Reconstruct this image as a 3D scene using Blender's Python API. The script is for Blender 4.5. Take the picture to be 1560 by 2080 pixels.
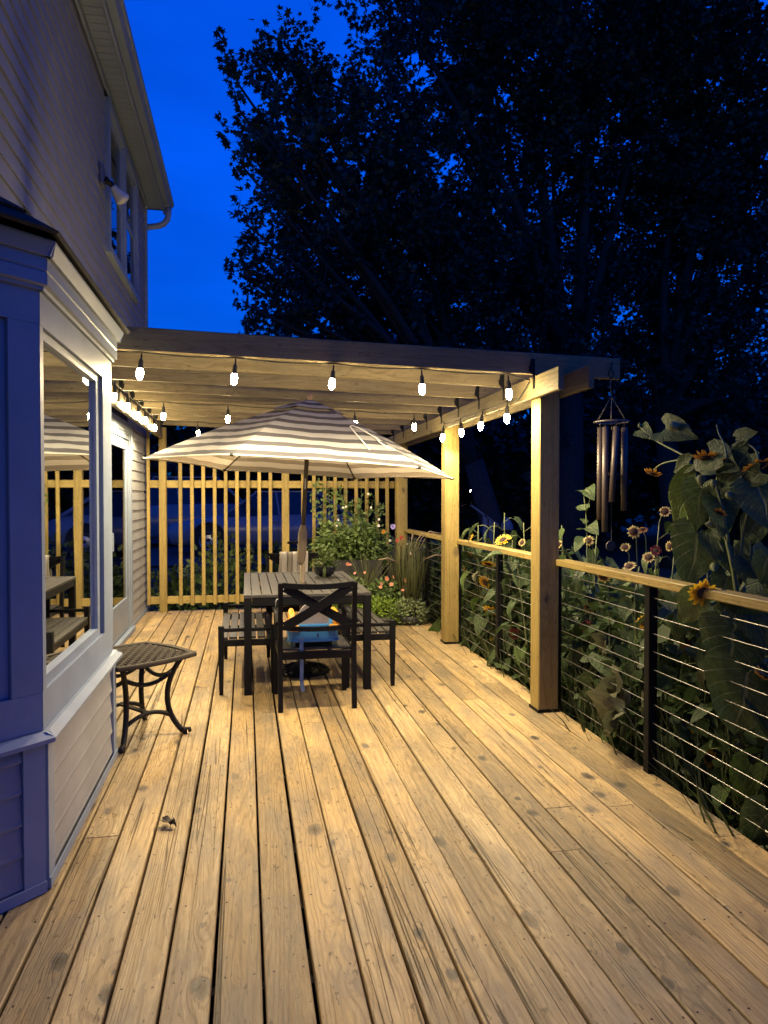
import bpy, bmesh, math, random
import numpy as np
from mathutils import Vector, Matrix
R = math.radians
random.seed(7); rng = np.random.default_rng(7)
for o in list(bpy.data.objects): bpy.data.objects.remove(o)
sc = bpy.context.scene
COL = sc.collection
# ------------------------------------------------------------ camera
FPX, CAMH = 1450.0, 1.45
YAW = math.atan(280/FPX); PIT = math.atan(30*math.cos(YAW)/FPX)
cam = bpy.data.cameras.new('camera'); camo = bpy.data.objects.new('camera', cam); COL.objects.link(camo)
cam.sensor_fit = 'VERTICAL'; cam.sensor_height = 36; cam.lens = FPX/2080*36
cam.clip_start = .05; cam.clip_end = 2000
camo.location = (0, 0, CAMH); camo.rotation_euler = (math.pi/2-PIT, 0, -YAW)
sc.camera = camo
# ------------------------------------------------------------ world: dusk sky
w = bpy.data.worlds.new('World'); sc.world = w; w.use_nodes = True
nt = w.node_tree; nt.nodes.clear()
wo = nt.nodes.new('ShaderNodeOutputWorld'); bg = nt.nodes.new('ShaderNodeBackground')
sky = nt.nodes.new('ShaderNodeTexSky'); sky.sky_type = 'NISHITA'; sky.sun_disc = False
sky.sun_elevation = R(6.0); sky.sun_rotation = R(215); sky.air_density = 1.0; sky.dust_density = .3; sky.ozone_density = 5.0
tint = nt.nodes.new('ShaderNodeMix'); tint.data_type = 'RGBA'; tint.blend_type = 'MULTIPLY'; tint.inputs[0].default_value = 1
tint.inputs[7].default_value = (.008, .62, 2.2, 1)       # the camera is balanced for the warm bulbs
nt.links.new(sky.outputs[0], tint.inputs[6])
# thin flat cloud, the same all round
tcw = nt.nodes.new('ShaderNodeTexCoord'); mpw = nt.nodes.new('ShaderNodeMapping'); mpw.inputs['Scale'].default_value = (2.2, 2.2, 9)
nzw = nt.nodes.new('ShaderNodeTexNoise'); nzw.inputs['Scale'].default_value = 1.6; nzw.inputs['Detail'].default_value = 4
nt.links.new(tcw.outputs['Generated'], mpw.inputs[0]); nt.links.new(mpw.outputs[0], nzw.inputs['Vector'])
rmw = nt.nodes.new('ShaderNodeMapRange'); rmw.inputs[1].default_value = .4; rmw.inputs[2].default_value = .75; rmw.inputs[3].default_value = .94; rmw.inputs[4].default_value = 1.12
nt.links.new(nzw.outputs[0], rmw.inputs[0])
cl = nt.nodes.new('ShaderNodeMix'); cl.data_type = 'RGBA'; cl.blend_type = 'MULTIPLY'; cl.inputs[0].default_value = 1
nt.links.new(tint.outputs[2], cl.inputs[6]); nt.links.new(rmw.outputs[0], cl.inputs[7])
# the dusk sky is deepest low down and lighter overhead
spw = nt.nodes.new('ShaderNodeSeparateXYZ'); nt.links.new(tcw.outputs['Generated'], spw.inputs[0])
grw = nt.nodes.new('ShaderNodeMapRange'); grw.inputs[1].default_value = .0; grw.inputs[2].default_value = .6; grw.inputs[3].default_value = .45; grw.inputs[4].default_value = 2.15
nt.links.new(spw.outputs[2], grw.inputs[0])
c2w = nt.nodes.new('ShaderNodeMix'); c2w.data_type = 'RGBA'; c2w.blend_type = 'MULTIPLY'; c2w.inputs[0].default_value = 1
nt.links.new(cl.outputs[2], c2w.inputs[6]); nt.links.new(grw.outputs[0], c2w.inputs[7])
nt.links.new(c2w.outputs[2], bg.inputs[0]); bg.inputs[1].default_value = .105
nt.links.new(bg.outputs[0], wo.inputs[0])
# ------------------------------------------------------------ exposure
sc.view_settings.view_transform = 'Standard'; sc.view_settings.look = 'None'
sc.view_settings.exposure = 0; sc.view_settings.gamma = 1; sc.view_settings.use_curve_mapping = False
sc.render.engine = 'CYCLES'
sc.cycles.sample_clamp_indirect = 4.0
sc.cycles.max_bounces = 5; sc.cycles.diffuse_bounces = 2; sc.cycles.transmission_bounces = 3; sc.cycles.glossy_bounces = 3; sc.cycles.transparent_max_bounces = 12
BULB = 470.0; SPOT = 73.0; FRONT, SIDE, LEFT, BACK = (.58,1.05,1.12,1.1,1.0), (.62,.72,.72,.7), (.8,.9,.95,.95,.9), (.32,.32,.32,.32,.32)
# ------------------------------------------------------------ pixel helpers (points of the photograph on a known plane)
_fw0 = Vector((math.sin(YAW), math.cos(YAW), 0)); _rt = Vector((math.cos(YAW), -math.sin(YAW), 0))
_fw = _fw0*math.cos(PIT)+Vector((0, 0, -math.sin(PIT))); _up = _rt.cross(_fw); _C = Vector((0, 0, CAMH))
def _ray(x, y): return _fw*FPX+_rt*(x-780)-_up*(y-1040)
def atX(x, y, X): r = _ray(x, y); return _C+r*(X/r.x)
def atY(x, y, Y): r = _ray(x, y); return _C+r*(Y/r.y)
# ------------------------------------------------------------ mesh helpers
class MB:
    def __init__(s): s.v = []; s.f = []; s.uv = []
    def add(s, vs, fs):
        b = len(s.v); s.v += [tuple(p) for p in vs]; s.f += [tuple(i+b for i in f) for f in fs]
    def box(s, x0, x1, y0, y1, z0, z1):
        s.add([(x0,y0,z0),(x1,y0,z0),(x1,y1,z0),(x0,y1,z0),(x0,y0,z1),(x1,y0,z1),(x1,y1,z1),(x0,y1,z1)],
              [(3,2,1,0),(4,5,6,7),(0,1,5,4),(1,2,6,5),(2,3,7,6),(3,0,4,7)])
    def cbox(s, x0, x1, y0, y1, z0, z1, c=.004):
        """box with chamfered edges along its longest axis"""
        d = [x1-x0, y1-y0, z1-z0]; ax = d.index(max(d)); lo = [x0,y0,z0]; hi = [x1,y1,z1]
        a, b = [i for i in range(3) if i != ax]
        c = min(c, d[a]*.4, d[b]*.4)
        ring = [(lo[a]+c,lo[b]),(hi[a]-c,lo[b]),(hi[a],lo[b]+c),(hi[a],hi[b]-c),(hi[a]-c,hi[b]),(lo[a]+c,hi[b]),(lo[a],hi[b]-c),(lo[a],lo[b]+c)]
        vs = []
        for L in (lo[ax], hi[ax]):
            for p, q in ring:
                t = [0,0,0]; t[ax] = L; t[a] = p; t[b] = q; vs.append(tuple(t))
        fs = [(i,(i+1)%8,8+(i+1)%8,8+i) for i in range(8)]+[tuple(range(7,-1,-1)),tuple(range(8,16))]
        if ax == 1: fs = [f[::-1] for f in fs]
        s.add(vs, fs)
    def bar(s, p, q, wd, th, up=(0,0,1)):
        """rectangular bar from p to q; wd across, th along up"""
        p = Vector(p); q = Vector(q); d = (q-p).normalized(); u = Vector(up)
        sx = d.cross(u)
        if sx.length < 1e-4: sx = d.cross(Vector((1,0,0)))
        sx.normalize(); u = sx.cross(d).normalized()
        vs = []
        for e in (p, q):
            for a, b in ((-1,-1),(1,-1),(1,1),(-1,1)): vs.append(e+sx*(a*wd/2)+u*(b*th/2))
        s.add(vs, [(0,1,2,3),(7,6,5,4),(0,4,5,1),(1,5,6,2),(2,6,7,3),(3,7,4,0)])
    def tube(s, pts, rad, n=8, cap=True):
        pts = [Vector(p) for p in pts]; m = len(pts)
        if not hasattr(rad, '__len__'): rad = [rad]*m
        base = len(s.v); prev = None
        for i, p in enumerate(pts):
            d = (pts[min(i+1,m-1)]-pts[max(i-1,0)]).normalized()
            if prev is None:
                a = d.cross(Vector((0,0,1)))
                if a.length < .05: a = d.cross(Vector((1,0,0)))
            else: a = prev-d*prev.dot(d)
            a.normalize(); prev = a; b = d.cross(a)
            for k in range(n):
                t = 2*math.pi*k/n; s.v.append(tuple(p+(a*math.cos(t)+b*math.sin(t))*rad[i]))
        for i in range(m-1):
            for k in range(n):
                k2 = (k+1)%n; s.f.append((base+i*n+k, base+i*n+k2, base+(i+1)*n+k2, base+(i+1)*n+k))
        if cap:
            s.f.append(tuple(base+k for k in range(n-1,-1,-1))); s.f.append(tuple(base+(m-1)*n+k for k in range(n)))
    def lathe(s, prof, n=16, c=(0,0,0), axis=None):
        """prof: list of (r,z)"""
        base = len(s.v); M = Matrix.Identity(3)
        if axis is not None: M = Vector((0,0,1)).rotation_difference(Vector(axis)).to_matrix()
        c = Vector(c)
        for r, z in prof:
            for k in range(n):
                t = 2*math.pi*k/n; s.v.append(tuple(c+M@Vector((r*math.cos(t), r*math.sin(t), z))))
        for i in range(len(prof)-1):
            for k in range(n):
                k2 = (k+1)%n; s.f.append((base+i*n+k, base+i*n+k2, base+(i+1)*n+k2, base+(i+1)*n+k))
        s.f.append(tuple(base+k for k in range(n-1,-1,-1))); s.f.append(tuple(base+(len(prof)-1)*n+k for k in range(n)))
    def mesh(s, name='mesh', m=None, smooth=False):
        me = bpy.data.meshes.new(name); me.from_pydata(s.v, [], s.f); me.validate()
        if m: me.materials.append(m)
        if smooth: me.shade_smooth()
        return me
    def build(s, name, m, parent=None, smooth=False, loc=None):
        """loc: re-centre the mesh on this point so that object coordinates are local"""
        if loc == 'c':
            A = np.array(s.v); loc = tuple((A.min(0)+A.max(0))/2)
        if loc is not None:
            L = Vector(loc); s.v = [tuple(Vector(p)-L) for p in s.v]
        o = link(name, s.mesh(name, m, smooth), parent)
        if loc is not None: o.matrix_basis = pw(parent).inverted() @ Matrix.Translation(L)
        return o
def pw(o):
    """world matrix through the parent chain"""
    Mx = Matrix.Identity(4)
    while o is not None: Mx = o.matrix_basis @ Mx; o = o.parent
    return Mx
def link(name, me, parent=None):
    o = bpy.data.objects.new(name, me); COL.objects.link(o)
    if parent is not None: o.parent = parent
    return o
def thing(name, label, cat, loc=(0,0,0), rz=0, group=None, rot=None):
    o = bpy.data.objects.new(name, None); COL.objects.link(o); o.empty_display_size = .1
    o.location = loc; o.rotation_euler = rot if rot else (0,0,rz)
    o['label'] = label; o['category'] = cat
    if group: o['group'] = group
    return o
def tag(o, label, cat, group=None):
    o['label'] = label; o['category'] = cat
    if group: o['group'] = group
    return o
def struct(o): o['kind'] = 'structure'; return o
def stuff(o): o['kind'] = 'stuff'; return o
def np_mesh(name, V, F, m, uv=None, smooth=False):
    """V (n,3) float, F (m,k) int array"""
    me = bpy.data.meshes.new(name); n = len(V); k = F.shape[1]
    me.vertices.add(n); me.vertices.foreach_set('co', np.ascontiguousarray(V, dtype=np.float32).ravel())
    me.loops.add(F.size); me.loops.foreach_set('vertex_index', np.ascontiguousarray(F, dtype=np.int32).ravel())
    me.polygons.add(len(F)); me.polygons.foreach_set('loop_start', np.arange(0, F.size, k, dtype=np.int32))
    if smooth: me.polygons.foreach_set('use_smooth', np.ones(len(F), dtype=bool))
    me.update(calc_edges=True)
    if uv is not None:
        l = me.uv_layers.new(name='UVMap'); l.data.foreach_set('uv', np.ascontiguousarray(uv[F.ravel()], dtype=np.float32).ravel())
    me.materials.append(m)
    return me
def unit(a): return a/np.maximum(np.linalg.norm(a, axis=-1, keepdims=True), 1e-9)
def scatter(P, T, N, S, tv, tf):
    """place template tv (k,3) [x side, y along, z normal] at P with tip dir T, normal N, size S"""
    T = unit(T); X = unit(np.cross(T, N)); Z = np.cross(X, T)
    S = np.asarray(S).reshape(-1,1,1)
    V = P[:,None,:]+S*(tv[None,:,0:1]*X[:,None,:]+tv[None,:,1:2]*T[:,None,:]+tv[None,:,2:3]*Z[:,None,:])
    k = len(tv); F = (tf[None]+(np.arange(len(P))*k)[:,None,None]).reshape(-1, tf.shape[1])
    return V.reshape(-1,3), F
def rdir(n, zlo=-1.0):
    z = rng.uniform(zlo, 1, n); a = rng.uniform(0, 2*np.pi, n); r = np.sqrt(1-z*z)
    return np.stack([r*np.cos(a), r*np.sin(a), z], 1)
# ------------------------------------------------------------ materials
class NT:
    def __init__(s, name):
        s.m = bpy.data.materials.new(name); s.m.use_nodes = True; s.t = s.m.node_tree; s.t.nodes.clear()
        s.out = s.n('ShaderNodeOutputMaterial')
    def n(s, typ, **kw):
        x = s.t.nodes.new(typ)
        for k, v in kw.items(): setattr(x, k, v)
        return x
    def l(s, a, b): s.t.links.new(a, b)
    def put(s, sock, v):
        if isinstance(v, bpy.types.NodeSocket): s.l(v, sock)
        else: sock.default_value = v
    def math(s, op, a, b=0.0, c=0.0, clamp=False):
        x = s.n('ShaderNodeMath', operation=op, use_clamp=clamp); s.put(x.inputs[0], a); s.put(x.inputs[1], b); s.put(x.inputs[2], c); return x.outputs[0]
    def mr(s, v, a, b, c=0.0, d=1.0, smooth=False):
        x = s.n('ShaderNodeMapRange'); x.interpolation_type = 'SMOOTHSTEP' if smooth else 'LINEAR'
        s.put(x.inputs[0], v); x.inputs[1].default_value = a; x.inputs[2].default_value = b; x.inputs[3].default_value = c; x.inputs[4].default_value = d; return x.outputs[0]
    def comb(s, x, y, z):
        c = s.n('ShaderNodeCombineXYZ'); s.put(c.inputs[0], x); s.put(c.inputs[1], y); s.put(c.inputs[2], z); return c.outputs[0]
    def noise(s, vec, scale=1.0, detail=2.0, rough=.5, dist=0.0):
        x = s.n('ShaderNodeTexNoise'); s.put(x.inputs['Vector'], vec); x.inputs['Scale'].default_value = scale; x.inputs['Detail'].default_value = detail
        x.inputs['Roughness'].default_value = rough; x.inputs['Distortion'].default_value = dist; return x.outputs[0]
    def mix(s, f, a, b, mode='MIX'):
        x = s.n('ShaderNodeMix', data_type='RGBA', blend_type=mode); s.put(x.inputs[0], f)
        for i, v in ((6,a),(7,b)): s.put(x.inputs[i], v if isinstance(v, bpy.types.NodeSocket) else (*v,1) if len(v)==3 else v)
        return x.outputs[2]
    def pr(s, col, rough=.6, metal=0.0, bump=None, bs=.3, bd=.01, spec=.5, **kw):
        p = s.n('ShaderNodeBsdfPrincipled')
        s.put(p.inputs['Base Color'], col if isinstance(col, bpy.types.NodeSocket) else (*col,1)); s.put(p.inputs['Roughness'], rough)
        p.inputs['Metallic'].default_value = metal; p.inputs['Specular IOR Level'].default_value = spec
        for k, v in kw.items(): p.inputs[k.replace('_',' ')].default_value = v
        if bump is not None:
            b = s.n('ShaderNodeBump'); b.inputs['Strength'].default_value = bs; b.inputs['Distance'].default_value = bd; s.l(bump, b.inputs['Height']); s.l(b.outputs[0], p.inputs['Normal'])
        return p
    def fin(s, sh): s.l(sh.outputs[0] if hasattr(sh,'outputs') else sh, s.out.inputs[0]); return s.m
def plain(name, col, rough=.6, metal=0.0, var=.12, scale=12.0, bs=.08, spec=.5):
    g = NT(name); tc = g.n('ShaderNodeTexCoord'); nz = g.noise(tc.outputs['Object'], scale, 5, .6)
    f = g.mr(nz, .3, .7, 1-var, 1+var); c = g.mix(1.0, col, g.comb(f, f, f), 'MULTIPLY')
    return g.fin(g.pr(c, rough, metal, nz, bs, .004, spec))
def wood(name, ax, c1, c2, cd, grey, knots=.72, crack=1.0, rough=.62, wear=.5, rowvar=.16, tan=None, ringw=.32):
    g = NT(name); tc = g.n('ShaderNodeTexCoord'); oi = g.n('ShaderNodeObjectInfo'); sp = g.n('ShaderNodeSeparateXYZ'); g.l(tc.outputs['Object'], sp.inputs[0])
    ix = 'XYZ'.index(ax); o = [i for i in range(3) if i != ix]; rn = oi.outputs['Random']
    Lg = g.math('MULTIPLY_ADD', rn, 61.0, sp.outputs[ix]); A = g.math('MULTIPLY_ADD', rn, 17.3, sp.outputs[o[0]]); B = g.math('MULTIPLY_ADD', rn, 29.1, sp.outputs[o[1]])
    v3 = lambda a, l, b: g.comb(g.math('MULTIPLY', A, a), g.math('MULTIPLY', Lg, l), g.math('MULTIPLY', B, b))
    vo = g.n('ShaderNodeTexVoronoi'); g.l(v3(8.0, 4.6, 6.0), vo.inputs['Vector']); vo.inputs['Scale'].default_value = 1
    vs = g.n('ShaderNodeSeparateColor'); g.l(vo.outputs['Color'], vs.inputs[0])
    has = g.math('GREATER_THAN', vs.outputs[0], knots); d = vo.outputs['Distance']
    dn = g.math('ADD', d, g.math('MULTIPLY', g.math('SUBTRACT', g.noise(v3(22,14,22), 1, 4, .6), .5), .34))
    kr = g.math('MULTIPLY_ADD', vs.outputs[1], .19, .06)
    knot = g.math('MULTIPLY', has, g.mr(g.math('DIVIDE', dn, kr), .80, 1.05, 1, 0, True))
    swirl = g.math('MULTIPLY', has, g.mr(d, 0.0, .75, 1, 0, True))
    low = g.noise(v3(6.0, .30, 6.0), 1, 1, .5); gr0 = g.noise(v3(45, 1.2, 45), 1, 3, .6)
    ring = g.math('SINE', g.math('ADD', g.math('MULTIPLY', low, 130.0), g.math('ADD', g.math('MULTIPLY', swirl, 11.0), g.math('MULTIPLY', gr0, 5.0))))
    ring = g.mr(ring, .25, 1.0, 0, 1)
    gr = g.noise(g.comb(g.math('ADD', g.math('MULTIPLY', A, 55.0), g.math('MULTIPLY', swirl, 2.0)), g.math('MULTIPLY', Lg, 1.5), g.math('MULTIPLY', B, 55.0)), 1, 5, .65)
    fine = g.noise(v3(230, 13, 230), 1, 4, .7)
    blot = g.noise(v3(7, 2.2, 7), 1, 4, .6)
    blot2 = g.noise(v3(2.5, 1.1, 2.5), 1, 3, .55)
    cr = g.noise(v3(15, .16, 15), 1, 2, .55); crk = g.math('MULTIPLY', g.mr(g.math('ABSOLUTE', g.math('SUBTRACT', cr, .5)), .0, .0105*crack+1e-5, 1, 0), g.mr(g.noise(v3(5, .8, 5), 1, 2), .45, .55, 0, 1))
    spk = g.mr(g.noise(v3(70, 20, 70), 1, 4, .62), .62, .68, 0, 1)
    c = g.mix(g.mr(gr, .36, .64), c1, c2)
    if tan: c = g.mix(g.math('MULTIPLY', g.math('FRACT', g.math('MULTIPLY', rn, 7.31)), .75), c, tan)
    c = g.mix(g.math('MULTIPLY', ring, ringw), c, cd)
    c = g.mix(g.math('MULTIPLY', g.mr(blot, .42, .68), wear), c, grey)
    c = g.mix(g.math('MULTIPLY', spk, .62), c, tuple(x*.45 for x in cd))
    kc = g.mix(g.mr(g.math('DIVIDE', dn, kr), .3, 1.0), tuple(x*.35 for x in cd), tuple(a*.45+b*.25 for a,b in zip(grey,(.28,.26,.22))))
    halo = g.math('MULTIPLY', has, g.mr(g.math('ABSOLUTE', g.math('SUBTRACT', g.math('DIVIDE', dn, kr), 1.02)), .04, .22, 1, 0))
    c = g.mix(g.math('MULTIPLY', knot, g.mr(vs.outputs[2], 0, 1, .65, 1.0)), c, kc)
    c = g.mix(g.math('MULTIPLY', halo, .28), c, tuple(x*.5 for x in cd))
    c = g.mix(g.math('MULTIPLY', crk, .85*min(crack,1)), c, tuple(x*.22 for x in cd))
    f = g.math('ADD', g.mr(rn, 0, 1, 1-rowvar, 1+rowvar), g.math('MULTIPLY', g.math('SUBTRACT', fine, .5), 1.05))
    f = g.math('MULTIPLY', f, g.mr(blot2, .3, .7, .78, 1.18))
    c = g.mix(1.0, c, g.comb(f, f, f), 'MULTIPLY')
    h = g.math('ADD', g.math('ADD', g.math('MULTIPLY', gr, .5), g.math('MULTIPLY', fine, .25)), g.math('SUBTRACT', g.math('MULTIPLY', ring, -.2), g.math('MULTIPLY', crk, 1.6)))
    h = g.math('SUBTRACT', h, g.math('MULTIPLY', knot, .35))
    return g.fin(g.pr(c, g.mr(gr, .2, .8, rough-.1, rough+.12), 0, h, .55, .005, .35))
M = {}
deckc = dict(c1=(.51,.375,.185), c2=(.33,.23,.104), cd=(.095,.055,.024), grey=(.215,.17,.112))
M['deck'] = wood('deck_wood', 'Y', knots=.50, ringw=.32, wear=.75, crack=1.0, rough=.58, rowvar=.30, tan=(.44,.285,.11), **deckc)
newc = dict(c1=(.345,.255,.082), c2=(.28,.195,.055), cd=(.15,.09,.026), grey=(.29,.215,.075))
for a in 'XYZ': M['pine'+a] = wood('pine_'+a, a, knots=.74, wear=.3, crack=.35, rough=.6, rowvar=.10, **newc)
olds = dict(c1=(.205,.162,.086), c2=(.16,.122,.060), cd=(.08,.056,.026), grey=(.16,.132,.082))
for a in 'XYZ': M['beam'+a] = wood('beam_'+a, a, knots=.76, wear=.5, crack=.5, rough=.62, rowvar=.10, **olds)
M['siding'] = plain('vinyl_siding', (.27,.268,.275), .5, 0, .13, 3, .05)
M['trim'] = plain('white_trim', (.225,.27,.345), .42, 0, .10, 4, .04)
M['dark_room'] = plain('dark_room', (.02,.02,.022), .9)
M['shingle'] = plain('roof_shingle', (.018,.018,.02), .9, 0, .4, 60, .5)
M['black'] = plain('black_metal', (.005,.005,.0055), .55, 0, .15, 30, .05, .18)
M['black2'] = plain('black_cast_metal', (.010,.009,.009), .45, .1, .2, 40, .1, .3)
M['slat'] = plain('table_slat', (.046,.041,.037), .5, 0, .18, 25, .06)
M['rubber'] = plain('black_rubber', (.012,.012,.012), .7)
M['steel'] = plain('steel_cable', (.42,.41,.38), .4, .9, .05)
M['bronze'] = plain('bronze_tube', (.075,.056,.05), .45, .25, .1)
M['soil'] = plain('soil', (.03,.024,.016), .95, 0, .4, 9, .6)
M['lawn'] = plain('lawn_ground', (.02,.028,.012), .95, 0, .45, 3, .5)
M['asphalt'] = plain('driveway_asphalt', (.045,.045,.047), .9, 0, .2, 20, .3)
M['bark'] = plain('bark', (.026,.022,.018), .9, 0, .4, 14, .8)
M['polemetal'] = plain('umbrella_pole_paint', (.105,.080,.055), .4, .3, .06)
M['woodpole'] = plain('umbrella_pole_tan', (.36,.27,.15), .5, 0, .08)
def leafmat(name, c1, c2, vein=None, tr=.28, rough=.5, scale=3.0):
    g = NT(name); tc = g.n('ShaderNodeTexCoord'); oi = g.n('ShaderNodeObjectInfo')
    geo = g.n('ShaderNodeNewGeometry')
    nz = g.noise(geo.outputs['Position'], scale, 3, .6)
    f = g.math('ADD', g.mr(nz, .3, .7, 0, .7), g.math('MULTIPLY', oi.outputs['Random'], .3))
    c = g.mix(f, c1, c2); h = nz
    if vein:
        uv = g.n('ShaderNodeSeparateXYZ'); g.l(tc.outputs['UV'], uv.inputs[0])
        au = g.math('ABSOLUTE', g.math('SUBTRACT', uv.outputs[0], .5))
        mid = g.mr(au, .012, .04, 1, 0)
        sv = g.math('FRACT', g.math('MULTIPLY', g.math('SUBTRACT', uv.outputs[1], g.math('MULTIPLY', au, .75)), 6.0))
        sv = g.mr(g.math('ABSOLUTE', g.math('SUBTRACT', sv, .5)), .02, .08, 1, 0)
        vn = g.math('MAXIMUM', mid, g.math('MULTIPLY', sv, .55))
        pk = g.noise(tc.outputs['UV'], 14, 3, .6)
        c = g.mix(g.mr(pk, .35, .72, 0, .7), c, tuple(x*.45 for x in c1))
        c = g.mix(g.mr(g.noise(tc.outputs['UV'], 7, 2), .62, .70, 0, .55), c, (.09,.065,.025))
        c = g.mix(g.math('MULTIPLY', vn, .8), c, vein)
        h = g.math('SUBTRACT', g.math('MULTIPLY', pk, .5), g.math('MULTIPLY', vn, .7))
    p = g.pr(c, rough, 0, h, .7 if vein else .4, .02 if vein else .012, .4)
    t = g.n('ShaderNodeBsdfTranslucent'); g.l(c, t.inputs[0])
    mx = g.n('ShaderNodeMixShader'); mx.inputs[0].default_value = tr; g.l(p.outputs[0], mx.inputs[1]); g.l(t.outputs[0], mx.inputs[2])
    return g.fin(mx)
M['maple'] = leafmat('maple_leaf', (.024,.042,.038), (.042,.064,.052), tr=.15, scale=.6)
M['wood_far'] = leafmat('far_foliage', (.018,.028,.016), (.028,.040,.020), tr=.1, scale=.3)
M['sunleaf'] = leafmat('sunflower_leaf', (.050,.085,.026), (.092,.138,.046), vein=(.19,.21,.11))
M['sunleaf_b'] = leafmat('sunflower_leaf_bright', (.07,.125,.018), (.11,.17,.03), vein=(.15,.2,.08))
M['sunleaf_d'] = leafmat('sunflower_leaf_wilted', (.20,.195,.11), (.14,.15,.075), vein=(.25,.24,.15))
M['stem'] = leafmat('plant_stem', (.115,.145,.055), (.16,.17,.075), tr=0, rough=.6)
M['shrubleaf'] = leafmat('shrub_leaf', (.028,.05,.018), (.05,.08,.025), scale=4)
M['bushleaf'] = leafmat('bush_leaf', (.085,.145,.036), (.165,.215,.062), scale=9)
M['limeleaf'] = leafmat('lime_leaf', (.16,.26,.025), (.26,.36,.05), scale=9)
M['varleaf'] = leafmat('variegated_leaf', (.14,.20,.07), (.33,.36,.20), scale=40)
M['grassleaf'] = leafmat('grass_blade', (.075,.085,.030), (.15,.145,.065), scale=6)
M['bedgrass'] = leafmat('bed_grass_blade', (.035,.055,.018), (.08,.095,.035), scale=6)
M['plume'] = leafmat('grass_plume', (.30,.22,.15), (.38,.28,.20), scale=20)
def petal(name, c1, c2, split=.5):
    g = NT(name); tc = g.n('ShaderNodeTexCoord'); uv = g.n('ShaderNodeSeparateXYZ'); g.l(tc.outputs['UV'], uv.inputs[0])
    nz = g.noise(tc.outputs['Object'], 60, 2)
    c = g.mix(g.mr(g.math('ADD', uv.outputs[1], g.math('MULTIPLY', nz, .2)), split, split+.25), c1, c2)
    p = g.pr(c, .6); t = g.n('ShaderNodeBsdfTranslucent'); g.l(c, t.inputs[0]); mx = g.n('ShaderNodeMixShader'); mx.inputs[0].default_value = .3
    g.l(p.outputs[0], mx.inputs[1]); g.l(t.outputs[0], mx.inputs[2]); return g.fin(mx)
M['p_yellow'] = petal('petal_yellow', (.60,.28,.01), (.80,.50,.02))
M['p_orange'] = petal('petal_orange', (.45,.16,.015), (.62,.30,.03))
M['p_bi'] = petal('petal_cream_maroon', (.10,.014,.012), (.50,.40,.15), .42)
M['p_maroon'] = petal('petal_maroon', (.09,.008,.012), (.13,.012,.016))
M['p_pink'] = petal('petal_pink', (.70,.20,.13), (.80,.38,.27))
M['p_white'] = petal('petal_white', (.65,.6,.4), (.80,.75,.68), .3)
M['p_purple'] = petal('petal_purple', (.30,.22,.62), (.50,.42,.85))
M['p_red'] = petal('petal_red', (.55,.03,.05), (.62,.07,.08))
M['disc'] = plain('flower_disc', (.035,.018,.010), .9, 0, .5, 90, .6)
M['disc_y'] = plain('flower_disc_yellow', (.5,.3,.03), .9, 0, .3, 90, .6)
def glassmat():
    g = NT('window_glass'); fr = g.n('ShaderNodeFresnel'); fr.inputs[0].default_value = 1.75
    tc = g.n('ShaderNodeTexCoord'); nz = g.noise(tc.outputs['Object'], 1.6, 1)
    b = g.n('ShaderNodeBump'); b.inputs['Strength'].default_value = .02; b.inputs['Distance'].default_value = .02; g.l(nz, b.inputs['Height'])
    gl = g.n('ShaderNodeBsdfGlossy'); gl.inputs['Roughness'].default_value = .012; gl.inputs[0].default_value = (.92,.95,.95,1); g.l(b.outputs[0], gl.inputs['Normal'])
    tr = g.n('ShaderNodeBsdfTransparent'); tr.inputs[0].default_value = (.55,.58,.58,1)
    mx = g.n('ShaderNodeMixShader'); g.l(fr.outputs[0], mx.inputs[0]); g.l(tr.outputs[0], mx.inputs[1]); g.l(gl.outputs[0], mx.inputs[2]); return g.fin(mx)
M['glass'] = glassmat()
def emit(name, col, s):
    g = NT(name); e = g.n('ShaderNodeEmission'); e.inputs[0].default_value = (*col,1); e.inputs[1].default_value = s; return g.fin(e)
M['bulb'] = emit('lit_bulb', (1.0,.77,.38), BULB)
def leaf_mesh(name, m, nl=6, nw=4, wid=.8, droop=.35, fold=.18, wave=.05, heart=.16, seed=0):
    """heart-shaped blade of length 1 along +y, normal +z, with uv"""
    r = np.random.default_rng(seed); V = []; UV = []
    for i in range(nl+1):
        t = i/nl
        hw = wid*.5*(math.sin(math.pi*min(1, (t*.86+.14))**.62))**.9*(1-.12*t) if t < 1 else 0.0
        if i == 0: hw = wid*.26
        for j in range(nw+1):
            u = j/nw*2-1
            y = t-heart*abs(u)**1.5*(1-t)**2*1.2
            x = u*hw+.015*math.sin(9*t+seed)
            z = fold*abs(u)*hw*1.6-droop*t*t+wave*math.sin(7*t+3*u+seed*1.7)*abs(u)+r.normal(0,.008)+(wave*.5*math.sin(19*t+11*u+seed)*math.cos(13*u-5*t) if wave > .1 else 0)
            V.append((x,y,z)); UV.append((u*.5+.5, t))
    F = []
    for i in range(nl):
        for j in range(nw):
            a = i*(nw+1)+j; F.append((a, a+1, a+nw+2, a+nw+1))
    return np_mesh(name, np.array(V), np.array(F), m, np.array(UV), True)
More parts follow.
